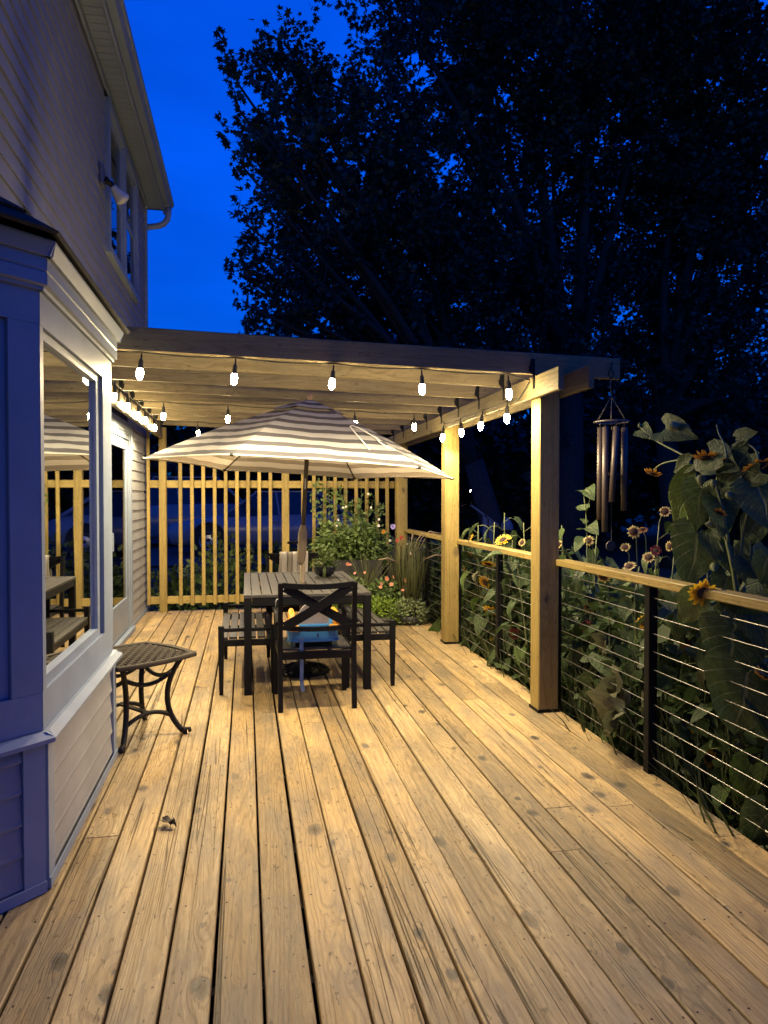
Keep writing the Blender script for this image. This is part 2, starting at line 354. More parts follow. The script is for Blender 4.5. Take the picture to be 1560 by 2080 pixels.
def petal_mesh(name, m, n=16, r0=.25, r1=1.0, wid=.22, lift=.25, curl=.2, seed=0, layers=1):
    r = np.random.default_rng(seed); V = []; F = []; UV = []
    for L in range(layers):
        for k in range(n):
            a = 2*math.pi*(k+L*.5)/n+r.normal(0,.07); s = r.uniform(.82,1.08)*(1-.22*L); up = lift+.35*L+r.normal(0,.08); b = len(V)
            for t, wv in ((0,.45),(.45,1),(.8,.75),(1,.05)):
                rr = r0+(r1*s-r0)*t; z = up*(rr-r0)-curl*(t*t)*r1+.12*L*r0
                for q in (-1,1):
                    V.append((math.cos(a)*rr-math.sin(a)*q*wid*.5*wv*s, math.sin(a)*rr+math.cos(a)*q*wid*.5*wv*s, z)); UV.append((.5+q*.5, t))
            for i in range(3): F.append((b+2*i, b+2*i+1, b+2*i+3, b+2*i+2))
    return np_mesh(name, np.array(V), np.array(F), m, np.array(UV), True)
def orient(o, p, tip, nrm, s=1.0):
    t = Vector(tip).normalized(); x = t.cross(Vector(nrm))
    if x.length < 1e-4: x = t.orthogonal()
    x.normalize(); z = x.cross(t)
    o.matrix_basis = Matrix.Translation(Vector(p)) @ Matrix((x, t, z)).transposed().to_4x4() @ Matrix.Scale(s, 4)
# ============================================================ ground
n = 60; xs = np.linspace(-45, 60, n); ys = np.concatenate([np.linspace(-12, 30, 44), np.linspace(33, 140, 16)])
def gz(x, y):
    t = min(max((y-10.2)/4.0, 0), 1); t = t*t*(3-2*t)
    return -.42+t*.52*(1 if x < 4.5 else max(0, 1-(x-4.5)/4))+.03*math.sin(x*.9)*math.cos(y*.7)
V = [(x, y, gz(x, y)) for y in ys for x in xs]; F = [(j*n+i, j*n+i+1, (j+1)*n+i+1, (j+1)*n+i) for j in range(len(ys)-1) for i in range(n-1)]
mb = MB(); mb.add(V, F); g0 = struct(mb.build('ground', M['lawn'], smooth=True))
mb = MB(); mb.add([(-14,14.2,.14),(6.2,14.2,.14),(6.2,23,.14),(-14,23,.14)], [(0,1,2,3)]); struct(mb.build('driveway', M['asphalt']))
mb = MB(); mb.add([(2.12,-1,-.36),(4.1,-1,-.36),(4.1,9.6,-.36),(2.12,9.6,-.36)], [(0,1,2,3)]); struct(mb.build('garden_bed', M['soil']))
# ============================================================ deck
PITCH = .1466; X0 = -.2475
deck = bpy.data.objects.new('deck', None); COL.objects.link(deck); deck['kind'] = 'structure'; deck.location = (.4, 4, 0)
joints = {-3:[3.196,6.2], 0:[3.958,7.4], 11:[3.10,6.6], 13:[3.06,7.3], 10:[2.714,6.4], 15:[2.697,6.07], 12:[4.889], 4:[4.586,.9], 2:[6.0,1.2], -5:[7.3], 6:[6.9,.6], 8:[5.9,1.3], 14:[5.3,.7], -1:[5.6,1.6], 1:[.5,7.0], -6:[8.1], 7:[8.3], 9:[7.9,.2], 3:[8.2]}
pegs = MB()
for k in range(-7, 16):
    gl = .0098 if k < 6 else .0075; gr = .0098 if k+1 < 6 else .0075
    a = X0+k*PITCH+gl/2*random.uniform(.8,1.2); b = X0+(k+1)*PITCH-gr/2*random.uniform(.8,1.2)
    cuts = [-1.2]+sorted(joints.get(k, []))+[9.47]
    for i in range(len(cuts)-1):
        y0 = cuts[i]+(.0015 if i else 0); y1 = cuts[i+1]-.0015
        zt = random.uniform(-.0015,.0012); hw = (b-a)/2; m = 12; c = .005
        # cross-section with rounded arrises and a slight cup; gently bowed along its length
        prof = [(-hw,-.036),(-hw,-c),(-hw+c*.35,-c*.35),(-hw+c,0),(-hw*.4,-.0012),(hw*.4,-.0012),(hw-c,0),(hw-c*.35,-c*.35),(hw,-c),(hw,-.036)]
        bow = random.uniform(-.0025,.0025); mb = MB(); L = y1-y0; vs = []
        for q in range(m+1):
            t = q/m; dx = bow*math.sin(math.pi*t)+.0008*math.sin(9*t+k)
            vs += [(p+dx, -L/2+L*t, z+zt) for p, z in prof]
        K = len(prof); fs = [(q*K+r, (q+1)*K+r, (q+1)*K+r+1, q*K+r+1) for q in range(m) for r in range(K-1)]
        fs = [f[::-1] for f in fs]
        fs += [tuple(range(K)), tuple(m*K+r for r in range(K-1,-1,-1))]
        mb.add(vs, [f[::-1] for f in fs])
        o = mb.build('deck_board', M['deck'], deck, smooth=False)
        o.matrix_basis = pw(deck).inverted() @ Matrix.Translation(((a+b)/2, (y0+y1)/2, 0))
        js = [y for y in np.arange(.15, 9.4, .406) if y0+.08 < y < y1-.08]+[y0+.03, y1-.03]
        for y in js:
            for sx in (-1,1):
                px, py = (a+b)/2+sx*.046+random.uniform(-.007,.007), y+random.uniform(-.01,.01)
                if random.random() < .94: pegs.lathe([(.0042,0),(.0038,.0012)], 7, (px, py, zt-.001))
stuff(pegs.build('screw_heads', plain('screw_head', (.045,.03,.02), .45, .5, .3, 90), deck, loc='c'))
mb = MB()
for y in np.arange(.15, 9.4, .406): mb.box(-1.2, 2.06, y-.019, y+.019, -.19, -.038)
mb.build('joists', M['soil'], deck, loc='c')
mb = MB(); mb.cbox(2.072, 2.11, -1.2, 9.47, -.2, -.0385); mb.build('rim_joist', M['beamY'], deck, loc='c')
mb = MB(); mb.box(-1.2, 2.07, 9.44, 9.468, -.3, -.04); mb.build('end_skirt', M['beamX'], deck, loc='c')
mb = MB(); mb.add([(-1.3,-1.5,-.26),(2.08,-1.5,-.26),(2.08,9.5,-.26),(-1.3,9.5,-.26)],[(0,1,2,3)]); mb.build('under_deck_soil', M['soil'], deck, loc='c')
# ============================================================ house
XW = -1.25; YC = 9.62; ZT = 5.22; EXP = .114
house = thing('house', 'two-storey house with pale vinyl siding along the left of the deck', 'house', (-2.5, 4, 0))
mb = MB(); mb.box(-6.5, XW-.012, -2.5, YC-.012, -.4, ZT); mb.build('wall', M['dark_room'], house, loc='c')
holes = [(6.93, 8.72, 3.70, 5.10), (5.75, 8.16, -.1, 2.24)]     # upstairs window, patio door
def course(y0, y1, z0, z1, parent, out=0.0, wob=0.0):
    mb = MB(); p = [(0,z0+.006),(.0145,z0),(.0155,z0+.005),(.0135,z0+.02),(.002,z1),(0,z1)]
    vs = [(XW-.011+x+out, y, z) for y in (y0, y1) for x, z in p]; K = len(p)
    mb.add(vs, [(i,(i+1)%K,K+(i+1)%K,K+i) for i in range(K)]+[tuple(range(K-1,-1,-1)),tuple(range(K,2*K))])
    return mb.build('siding_board', M['siding'], parent, loc='c')
z = 0.05; ci = 0
while z < ZT-.01:
    z1 = min(z+EXP+.004, ZT)
    segs = [(-2.4, YC-.055)]
    for (h0,h1,hz0,hz1) in holes:
        if z1 > hz0+.02 and z < hz1-.02:
            ns = []
            for s0,s1 in segs:
                if h0 > s0 and h1 < s1: ns += [(s0,h0),(h1,s1)]
                else: ns.append((s0,s1))
            segs = ns
    # bay window covers the wall below 2.4
    if z < 2.34: segs = [(a,b) for a,b in [(max(s0,4.66),s1) for s0,s1 in segs] if b-a > .05]+[(-2.4,2.33)]
    for s0,s1 in segs:
        cut = [s0]
        if s1-s0 > 3.4: cut.append(s0+(s1-s0)*(.42+.16*((ci*.618)%1))) if z < 2.34 else cut.extend([3.35+.05*(ci%3)+(1.6 if (ci//4)%2 else 0), 5.6+.03*(ci%2)+(.6 if (ci//3)%2 else 0)])
        cut = [c for c in cut if s0 <= c < s1-.2]+[s1]
        for q in range(len(cut)-1): course(cut[q]+(.0 if q == 0 else -.012), cut[q+1], z, z1, house, out=.0016*(q%2))
    z += EXP; ci += 1
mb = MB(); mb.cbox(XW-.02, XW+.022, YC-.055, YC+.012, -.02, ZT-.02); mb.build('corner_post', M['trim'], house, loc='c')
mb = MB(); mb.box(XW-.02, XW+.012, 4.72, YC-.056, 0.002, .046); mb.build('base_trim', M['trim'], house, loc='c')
# the gable end past the corner
mb = MB(); mb.box(-6.5, XW-.03, YC-.0115, YC+.0, -.4, ZT-.01); mb.build('end_wall', M['siding'], house, loc='c')
# frieze, soffit panels, fascia, gutter, downspout
XG = -1.035
mb = MB(); mb.cbox(XW+.006, XW+.03, -2.4, YC, ZT-.07, ZT-.006); mb.build('frieze_trim', M['trim'], house, loc='c')
ys_ = np.arange(.4, YC+.2, .098)
for i in range(len(ys_)-1):
    mb = MB(); mb.box(XW-.01, XG-.025, ys_[i]+.0025, ys_[i+1]-.0025, ZT, ZT+.008)
    mb.build('soffit_panel', M['trim'], house, loc='c')
mb = MB(); mb.box(XW-.1, XG-.03, -2.4, YC+.25, ZT+.009, ZT+.02); mb.build('soffit_backing', M['dark_room'], house, loc='c')
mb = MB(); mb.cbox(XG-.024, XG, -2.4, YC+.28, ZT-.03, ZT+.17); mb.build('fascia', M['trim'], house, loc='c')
mb = MB(); pf = [(0,.02),(.062,.018),(.07,.03),(.085,.075),(.105,.09),(.108,.125),(.10,.128),(.097,.098),(.078,.085),(.06,.027),(.004,.028)]
vs = [(XG+.002+x, y, ZT+zz) for y in (-2.4, YC+.30) for x, zz in pf]; K = len(pf)
mb.add(vs, [(i,(i+1)%K,K+(i+1)%K,K+i) for i in range(K)]+[tuple(range(K-1,-1,-1)),tuple(range(K,2*K))])
gut = mb.build('gutter', M['trim'], house, loc='c')
mb = MB(); pts = [(XG+.05, YC+.17, ZT+.03),(XG+.05, YC+.17, ZT-.06),(XG+.035,YC+.17,ZT-.13),(XG-.01,YC+.17,ZT-.19),(XG-.08,YC+.165,ZT-.225),(XG-.20,YC+.155,ZT-.25),(XG-.30,YC+.15,ZT-.30),(XG-.345,YC+.15,ZT-.4),(XG-.35,YC+.15,0)]
mb.tube(pts, .038, 10); mb.build('downspout', M['trim'], house, True, loc='c')
mb = MB(); mb.add([(XG+.10,-2.4,ZT+.16),(XG+.10,YC+.31,ZT+.16),(-4,YC+.31,ZT+1.5),(-4,-2.4,ZT+1.5),(XG+.10,-2.4,ZT+.135),(XG+.10,YC+.31,ZT+.135),(-4,YC+.31,ZT+1.2),(-4,-2.4,ZT+1.2)],[(0,1,2,3),(7,6,5,4),(0,4,5,1),(1,5,6,2),(3,2,6,7),(0,3,7,4)])
mb.build('roof', M['shingle'], house, loc='c')
# upstairs double window
def wbox(name, y0,y1,z0,z1,x0,x1,m,parent,c=.003):
    mb = MB(); mb.cbox(XW+x0, XW+x1, y0, y1, z0, z1, c); return mb.build(name, m, parent, loc='c')
win = wbox('window', 6.93, 8.72, 3.70, 3.765, -.05, .045, M['trim'], house)
for nm,a in (('frame',(6.93,7.0,3.766,5.10)),('frame',(8.65,8.72,3.766,5.10)),('frame',(7.001,8.649,5.035,5.10)),('mullion',(7.775,7.875,3.766,5.034))): wbox(nm, *a, -.05, .04, M['trim'], win)
for (y0,y1) in ((7.0,7.775),(7.875,8.65)):
    for nm,a in (('sash',(y0+.001,y0+.045,3.767,5.034)),('sash',(y1-.045,y1-.001,3.767,5.034)),('sash',(y0+.046,y1-.046,3.767,3.815)),('sash',(y0+.046,y1-.046,4.985,5.033)),('sash',(y0+.046,y1-.046,4.38,4.425))): wbox(nm, *a, -.045, .008, M['trim'], win)
    mb = MB(); mb.box(XW-.008, XW-.003, y0+.04, y1-.04, 3.80, 5.0); mb.build('pane', M['glass'], win, loc='c')
# flood light on the wall
fl = thing('flood_light', 'unlit white floodlight lamp on a wall bracket below the upstairs window', 'wall lamp', (XW, 6.70, 4.28))
mb = MB(); mb.cbox(-.005, .035, -.07, .07, -.085, .085, .012); mb.build('mounting_plate', plain('lamp_plate', (.10,.11,.13), .5), fl)
mb = MB(); mb.lathe([(.034,0),(.034,.02),(.026,.03),(.024,.07),(.018,.085)], 14, (.03,.02,-.02), (.75,.35,-.35)); mb.build('swivel_arm', M['black'], fl, True)
mb = MB(); mb.lathe([(.02,0),(.03,.012),(.034,.05),(.06,.105),(.066,.125),(.064,.135),(.045,.155),(.0,.165)], 18, (.095,.05,-.06), (.62,.35,-.75)); mb.build('lamp_bulb', plain('frosted_lamp', (.55,.53,.48), .25, 0, .03), fl, True)
# patio door
door = wbox('patio_door', 5.75, 8.16, 2.13, 2.24, -.03, .036, M['trim'], house)
for nm,a,xo in (('casing',(8.07,8.16,.03,2.129),(-.03,.033)),('casing',(5.75,5.84,.03,2.129),(-.03,.033)),('threshold',(5.75,8.16,.004,.05),(-.03,.06)),
             ('jamb',(8.0,8.069,.051,2.129),(-.010,.026)),('jamb',(5.841,5.90,.051,2.129),(-.010,.026)),('jamb',(5.901,7.999,2.06,2.129),(-.010,.026)),
             ('stile',(7.86,7.99,.06,2.05),(-.009,.018)),('stile',(6.92,7.03,.06,2.05),(-.009,.018)),('stile',(5.91,6.02,.06,2.05),(-.010,.008)),
             ('door_rail',(7.031,7.859,.06,.40),(-.009,.018)),('door_rail',(7.031,7.859,1.95,2.05),(-.009,.018)),('door_rail',(6.021,6.919,.06,.40),(-.010,.008)),('door_rail',(6.021,6.919,1.95,2.05),(-.010,.008))):
    wbox(nm, *a, *xo, M['trim'], door)
for y0,y1,x in ((7.02,7.87,.003),(6.01,6.93,-.004)):
    mb = MB(); mb.box(XW+x-.002, XW+x+.002, y0, y1, .39, 1.96); mb.build('pane', M['glass'], door, loc='c')
mb = MB(); mb.cbox(XW+.019, XW+.045, 6.95, 6.975, .95, 1.12); mb.build('handle', M['trim'], door, loc='c')
mb = MB(); mb.tube([(XW+.09,5.72,2.2),(XW+.16,5.75,2.0),(XW+.15,5.74,1.0),(XW+.14,5.74,.05)], .004, 6); mb.build('power_cord', M['rubber'], house, loc='c')
# ------------------------------------------------------------ bay window
BP = [Vector((-1.25,2.29,0)), Vector((-.74,2.80,0)), Vector((-.74,4.20,0)), Vector((-1.25,4.71,0))]
bay = None
def bp(fc, u0, u1, z0, z1, o0, o1, name, m, parent, prof=None):
    A, B = BP[fc], BP[fc+1]; d = (B-A).normalized(); nn = Vector((d.y,-d.x,0)); mb = MB()
    if prof is None: prof = [(o0,z0),(o1,z0),(o1,z1),(o0,z1)]
    K = len(prof); vs = []
    for u in (u0,u1):
        for o, zz in prof: p = A+d*u+nn*o; vs.append((p.x,p.y,zz))
    mb.add(vs, [(i,(i+1)%K,K+(i+1)%K,K+i) for i in range(K)]+[tuple(range(K-1,-1,-1)),tuple(range(K,2*K))])
    return mb.build(name, m, parent, loc='c')
LS = [(BP[i+1]-BP[i]).length for i in range(3)]
bay = bp(1, 0.001, LS[1]-.001, -.05, .548, -.12, -.004, 'bay_window', M['trim'], house)
bay['label'] = 'white bay window jutting out over the deck'
for fc in range(3):
    L = LS[fc]
    if fc != 1: bp(fc, 0.002, L-.002, -.05, .548, -.12, -.004, 'bay_base', M['trim'], bay)
    zc = .046
    while zc < .53:
        z1 = min(zc+EXP+.004, .545); bp(fc, .085, L-.085, 0, 0, 0, 0, 'siding_board', M['siding'], bay, [(-.003,zc),(.0125,zc),(.0135,zc+.006),(.010,zc+.02),(.0,z1),(-.003,z1)]); zc += EXP
    for u0,u1 in ((.0,.084),(L-.084,L)): bp(fc, u0+.001, u1-.001, .004, .548, -.003, .02, 'corner_board', M['trim'], bay)
    bp(fc, .0, L, .003, .042, .0135 if fc != 1 else .0205, .026 if fc != 1 else .027, 'base_trim', M['trim'], bay)
    bp(fc, -.02, L+.02, 0, 0, 0, 0, 'sill', M['trim'], bay, [(-.1,.55),(.03,.55),(.05,.556),(.052,.572),(.02,.592),(-.1,.594)])
    bp(fc, .0, L, .595, .735, -.08, .004, 'window_apron', M['trim'], bay)
    bp(fc, .0, L, 2.08, 2.20, -.08, .006, 'window_head', M['trim'], bay)
    bp(fc, -.012, L+.012, 2.201, 2.318, -.06, .035, 'frieze_board', M['trim'], bay, [(-.06,2.201),(.02,2.201),(.022,2.214),(.036,2.22),(.036,2.262),(.031,2.268),(.036,2.272),(.036,2.318),(-.06,2.318)])
    bp(fc, -.03, L+.03, 2.319, 2.372, -.06, .062, 'eave_fascia', M['trim'], bay, [(-.06,2.319),(.05,2.319),(.068,2.366),(.068,2.374),(-.06,2.374)])
    if fc == 1: win_u = (.075, 1.12); cas = ((0,.045),(1.16,1.40))
    else: win_u = (.12, L-.12); cas = ((0,.115),(L-.115,L))
    for a,b in cas: bp(fc, a+.001, b-.001, .736, 2.079, -.08, .005, 'casing', M['trim'], bay)
    a, b = cas[0][1], cas[1][0]
    fr = bp(fc, a+.001, a+.03, .737, 2.078, -.05, -.006, 'window_frame', M['trim'], bay) if fc == 1 else bp(fc, a+.001, a+.04, .737, 2.078, -.05, -.012, 'window_frame', M['trim'], bay)
    bp(fc, b-(.085 if fc == 1 else .04), b-.03 if fc == 1 else b-.001, .737, 2.078, -.05, -.012, 'window_frame', M['trim'], bay)
    bp(fc, a+.031, b-.086, .737, .775, -.05, -.010, 'window_frame', M['trim'], bay); bp(fc, a+.031, b-.086, 2.045, 2.078, -.05, -.010, 'window_frame', M['trim'], bay)
    bp(fc, a+.02, b-.05, .76, 2.06, -.036, -.030, 'pane', M['glass'], bay)
    if fc == 1: bp(fc, b-.029, b-.002, .737, 2.078, -.09, -.06, 'jamb', plain('blue_jamb', (.16,.19,.30), .5), bay)
# inside: dark room, floor and head of the bay
mb = MB(); mb.add([(-1.252,2.4,.5),(-.83,2.83,.5),(-.83,4.17,.5),(-1.252,4.6,.5)],[(0,1,2,3)]); mb.build('window_seat', plain('seat_board', (.10,.09,.08), .6), bay, loc='c')
mb = MB(); mb.add([(-1.252,2.4,2.19),(-.83,2.83,2.19),(-.83,4.17,2.19),(-1.252,4.6,2.19)],[(3,2,1,0)]); mb.build('bay_ceiling', M['dark_room'], bay, loc='c')
# hipped bay roof in stepped shingle courses
E0, E1, E2, E3 = Vector((-1.25,2.12,2.378)), Vector((-.655,2.715,2.378)), Vector((-.655,4.285,2.378)), Vector((-1.25,4.88,2.378))
W1, W2 = Vector((-1.25,2.98,2.80)), Vector((-1.25,4.02,2.80))
rf = MB()
for (a,b,c_,d_) in ((E0,E1,W1,W1-Vector((0,.35,.0))),(E1,E2,W2,W1),(E2,E3,W2+Vector((0,.35,0)),W2)):
    nn = (b-a).cross(d_-a).normalized(); N = 5
    for i in range(N):
        t0, t1 = i/N, (i+1)/N+.01
        p = [a.lerp(d_,t0), b.lerp(c_,t0), b.lerp(c_,min(t1,1)), a.lerp(d_,min(t1,1))]
        up0, up1 = nn*.016, nn*.004
        rf.add([p[0],p[1],p[2],p[3],p[0]+up0,p[1]+up0,p[2]+up1,p[3]+up1],[(3,2,1,0),(4,5,6,7),(0,1,5,4),(1,2,6,5),(3,0,4,7),(2,3,7,6)])
rf.build('bay_roof', M['shingle'], bay, loc='c')
# ============================================================ pergola
perg = thing('pergola', 'timber pergola of posts, beams and nine rafters over the far deck', 'pergola', (.4, 6.8, 0))
def pb(name, m, *a, c=.005): mb = MB(); mb.cbox(*a, c=c); return mb.build(name, m, perg, loc='c')
for (x,y) in ((1.998,4.565),(1.998,6.865),(2.03,9.30)):
    p = pb('post', M['pineZ'], x-.072, x+.072, y-.072, y+.072, .006, 2.262, c=.006)
    mb = MB(); mb.box(x-.078,x+.078,y-.078,y+.078,.0,.02); mb.build('post_base', M['black'], p, loc='c')
pb('post', M['pineZ'], -1.075, -.985, 9.33, 9.42, .0, 2.33)
pb('beam', M['beamY'], 1.886, 1.9245, 4.12, 9.50, 2.115, 2.260)
pb('beam', M['beamY'], 2.0715, 2.110, 4.09, 9.52, 2.125, 2.266)
pb('beam', M['beamY'], -1.065, -1.027, 4.75, 9.50, 2.185, 2.333)
slope = .0235
rafY = [4.5+.574*i for i in range(9)]
for i, y in enumerate(rafY):
    mb = MB(); m_ = 10; vs = []; xl, xr = -1.19, 2.50-.03*(i%2)
    for q in range(m_+1):
        t = q/m_; x = xl+(xr-xl)*t; zb = 2.268+(1.9-x)*slope+.006*math.sin(math.pi*t)*math.sin(i*2.1); dy = .008*math.sin(math.pi*t)*math.cos(i*1.7)
        h = .142
        for a_, b_ in ((-.019,.004),(-.015,0),(.015,0),(.019,.004),(.019,h-.004),(.015,h),(-.015,h),(-.019,h-.004)): vs.append((x, y+a_+dy, zb+b_))
    K = 8; fs = [(q*K+r, q*K+(r+1)%K, (q+1)*K+(r+1)%K, (q+1)*K+r) for q in range(m_) for r in range(K)]+[tuple(range(K-1,-1,-1)),tuple(m_*K+r for r in range(K))]
    mb.add(vs, fs); rf_ = mb.build('rafter', M['beamX'], perg, loc='c')
    for bx, sgn in ((1.885,-1),(-1.026,1)):
        zb = 2.268+(1.9-bx)*slope; mb = MB(); off = .0245
        mb.add([(bx-.02*0+sgn*.002, y-off, zb-.09),(bx+sgn*.002,y-off+.001,zb-.01),(bx+sgn*.03,y-off,zb+.10),(bx+sgn*.002,y-off,zb+.10),
                (bx+sgn*.002, y-off+.03, zb-.09),(bx+sgn*.002,y-off+.03,zb-.01),(bx+sgn*.045,y-off+.001,zb+.02)],[(0,1,5,4),(1,2,3),(1,6,2)])
        mb.box(min(bx,bx+sgn*.03), max(bx,bx+sgn*.03), y-.0225, y-.0195, zb-.0, zb+.10)
        mb.box(min(bx,bx+sgn*.0035), max(bx,bx+sgn*.0035), y-.0225, y+.008, zb-.095, zb-.004)
        mb.add([(bx+sgn*.004,y-.0225,zb-.03),(bx+sgn*.004,y-.0225,zb+.05),(bx+sgn*.05,y-.0225,zb+.05)],[(0,1,2)])
        mb.build('rafter_tie', M['black'], rf_, loc='c')
# ============================================================ slatted screen at the end of the deck
scr = thing('slatted_screen', 'yellowish pine slat screen closing the far end of the deck', 'fence', (.45, 9.38, 0))
def sb(name, ax, *a, c=.004): mb = MB(); mb.cbox(*a, c=c); return mb.build(name, M['pine'+ax], scr, loc='c')
sb('rail', 'X', -1.20, 1.955, 9.385, 9.425, 1.572, 1.668); sb('rail', 'X', -1.20, 1.955, 9.385, 9.425, .10, .195)
sb('post', 'Z', .458, .552, 9.3845+.0, 9.47, 0.0, 1.97); sb('slat', 'Z', -1.225, -1.186, 9.345, 9.384, .10, 2.32)
sx = -.817
while sx < 1.90:
    if not .40 < sx < .60: sb('slat', 'Z', sx-.022, sx+.022, 9.345+random.uniform(0,.002), 9.3845, .082+random.uniform(-.006,.006), 1.93)
    sx += .1405+random.uniform(-.003,.003)
# ============================================================ cable railing
def railing(y0, y1, posts, label):
    t = thing('cable_railing', label, 'railing', (2.09, (y0+y1)/2, 0), 0, 'cable railings along the garden side')
    mb = MB(); mb.cbox(2.046, 2.136, y0, y1, .990, 1.034, .005); mb.build('top_rail', M['pineY'], t, loc='c')
    for y in posts:
        mb = MB(); mb.cbox(2.064, 2.114, y-.025, y+.025, -.15, .989, .003); p = mb.build('railing_post', M['black'], t, loc='c')
    for k in range(10):
        z = .085+k*.0935; mb = MB(); pts = []
        for i in range(13):
            u = i/12; pts.append((2.09+.004*math.sin(k+5*u), y0+(y1-y0)*u, z-.004*math.sin(math.pi*u)+.002*math.sin(k*2+9*u)))
        mb.tube(pts, .0024, 5); mb.build('cable', M['steel'], t, True, loc='c')
    return t
railing(-1.0, 4.49, (.95, 2.2-.0, 3.41, 4.57), 'long near run of cable railing with timber cap beside the tall sunflowers')
railing(4.64, 6.79, (5.70, 6.88), 'middle run of cable railing between the two square timber posts')
railing(6.94, 9.22, (8.10,), 'far run of cable railing beyond the second post near the pots')
# ============================================================ string lights
def soc_mesh():
    mb = MB(); mb.lathe([(.004,.075),(.006,.06),(.007,.035),(.0145,.028),(.0165,.005),(.0175,-.022),(.0235,-.026),(.022,-.029)], 12); return mb.mesh('socket', M['rubber'], True)
def bulb_mesh(p):
    mb = MB(); mb.lathe([(.016,-.0285),(.0205,-.038),(.0228,-.052),(.0228,-.070),(.0212,-.084),(.0165,-.096),(.009,-.104),(.002,-.107)], 9); return mb.mesh('bulb', p, True)
SOC = soc_mesh(); _bulbs = {}
def bulb_of(pw_):
    if pw_ not in _bulbs: _bulbs[pw_] = bulb_mesh(emit('lit_bulb_%d' % int(pw_*100), (1.0,.77,.38), BULB*pw_))
    return _bulbs[pw_]
def light_string(name_label, bulbs, cable, power=1.0):
    c0 = bulbs[0]; t = thing('light_string', name_label, 'string lights', c0, 0, 'strings of lit bulbs under the pergola')
    mb = MB(); P = []
    for i in range(len(cable)-1):
        a, b = Vector(cable[i]), Vector(cable[i+1]); nseg = max(2, int((b-a).length/.12))
        for k in range(nseg): u = k/nseg; P.append(a.lerp(b,u)-Vector((0,0,.022*4*u*(1-u)*min(1,(b-a).length))))
    P.append(Vector(cable[-1])); mb.tube(P, .0042, 6); mb.build('cable', M['rubber'], t, True, loc='c')
    for i, p in enumerate(bulbs):
        s = link('socket', SOC, t); tilt = (random.uniform(-.16,.16), random.uniform(-.16,.16), random.uniform(0,3))
        s.matrix_basis = pw(t).inverted() @ Matrix.Translation(p) @ Matrix.Rotation(tilt[0],4,'X') @ Matrix.Rotation(tilt[1],4,'Y') @ Matrix.Scale(.9,4)
        link('bulb', bulb_of(power[i]), s)
        la = bpy.data.lights.new('bulb_added_spot', 'SPOT'); la.energy = SPOT*power[i]; la.color = (1.0,.81,.48); la.spot_size = R(174); la.spot_blend = .42; la.shadow_soft_size = .03
        lo = bpy.data.objects.new('bulb_added_spot', la); COL.objects.link(lo); lo.parent = s; lo.location = (0,0,-.115)     # spot added below the bulb: lights the deck, keeps the rafters dim
def rz_(x): return 2.268+(1.9-x)*slope
up = .075
fb = [(-.618,4.5),( -.065,4.5),(.54,4.5),(1.119,4.5),(1.709,4.5)]
light_string('string of five bulbs hanging from the front rafter', [(x,y,rz_(x)-.078) for x,y in fb], [(-1.0,4.5,rz_(-1)-.003)]+[(x,y,rz_(x)-.004) for x,y in fb]+[(1.87,4.52,2.235)], FRONT)
rb = [(1.862,4.93),(1.862,5.50),(1.862,6.065),(1.862,6.64)]
light_string('string of four bulbs along the garden-side beam', [(x,y,2.082) for x,y in rb], [(1.875,4.56,2.225),(1.875,4.75,2.135)]+[(x+.01,y,2.157) for x,y in rb]+[(1.87,6.75,2.22),(1.87,6.79,2.262)], SIDE)
lb = [(-1.0,5.86),(-1.0,6.48),(-1.0,7.1),(-1.0,7.57),(-1.0,8.28)]
light_string('string of bulbs along the house-side beam above the patio door', [(x,y,2.285) for x,y in lb], [(-1.01,4.9,2.345)]+[(x-.005,y,2.356) for x,y in lb]+[(-1.01,8.9,2.35)], LEFT)
cb = [(-.74,6.85),(-.164,6.85),(.45,6.85),(1.032,6.85),(1.618,6.85)]
light_string('string of bulbs crossing the pergola above the umbrella', [(x,y-.03,rz_(x)-.078+(.06 if 0<x<.8 else 0)) for x,y in cb], [(-1.0,6.82,2.33)]+[(x,y-.03,rz_(x)-.004) for x,y in cb]+[(1.86,6.82,2.262)], BACK)
db = [(-.543,8.5),(.05,8.5),(.65,8.5),(1.25,8.5)]
light_string('farthest string of bulbs crossing the pergola near the slat screen', [(x,y,rz_(x)-.078) for x,y in db], [(-1.0,8.5,2.33)]+[(x,y,rz_(x)-.004) for x,y in db]+[(1.86,8.5,2.262)], BACK)
# ============================================================ dining table
TX0, TX1, TY0, TY1, TZ = -.02, .925, 5.29, 6.88, .735
tb = thing('dining_table', 'dark slatted outdoor dining table with a parasol through it', 'table', ((TX0+TX1)/2, (TY0+TY1)/2, 0))
def tbx(name, m, *a, c=.003, parent=None): mb = MB(); mb.cbox(*a, c=c); return mb.build(name, m, parent or tb, loc='c')
ns = 11; fw_ = .055; w_ = (TX1-TX0-2*fw_)/ns
for i in range(ns): tbx('slat', M['slat'], TX0+fw_+i*w_+.004, TX0+fw_+(i+1)*w_-.004, TY0+fw_+.002, TY1-fw_-.002, TZ-.02, TZ)
for a in ((TX0,TX0+fw_-.001,TY0,TY1),(TX1-fw_+.001,TX1,TY0,TY1)): tbx('edge_rail', M['slat'], *a, TZ-.022, TZ+.001)
for a in ((TX0+fw_,TX1-fw_,TY0,TY0+fw_),(TX0+fw_,TX1-fw_,TY1-fw_,TY1)): tbx('edge_rail', M['slat'], *a, TZ-.022, TZ+.001)
for a in ((TX0+.004,TX0+.03,TY0+.06,TY1-.06),(TX1-.03,TX1-.004,TY0+.06,TY1-.06),(TX0+.06,TX1-.06,TY0+.004,TY0+.03),(TX0+.06,TX1-.06,TY1-.03,TY1-.004)): tbx('apron', M['black'], *a, TZ-.082, TZ-.0225)
tbx('apron', M['black'], TX0+.031, TX1-.031, 6.0, 6.03, TZ-.05, TZ-.0225)
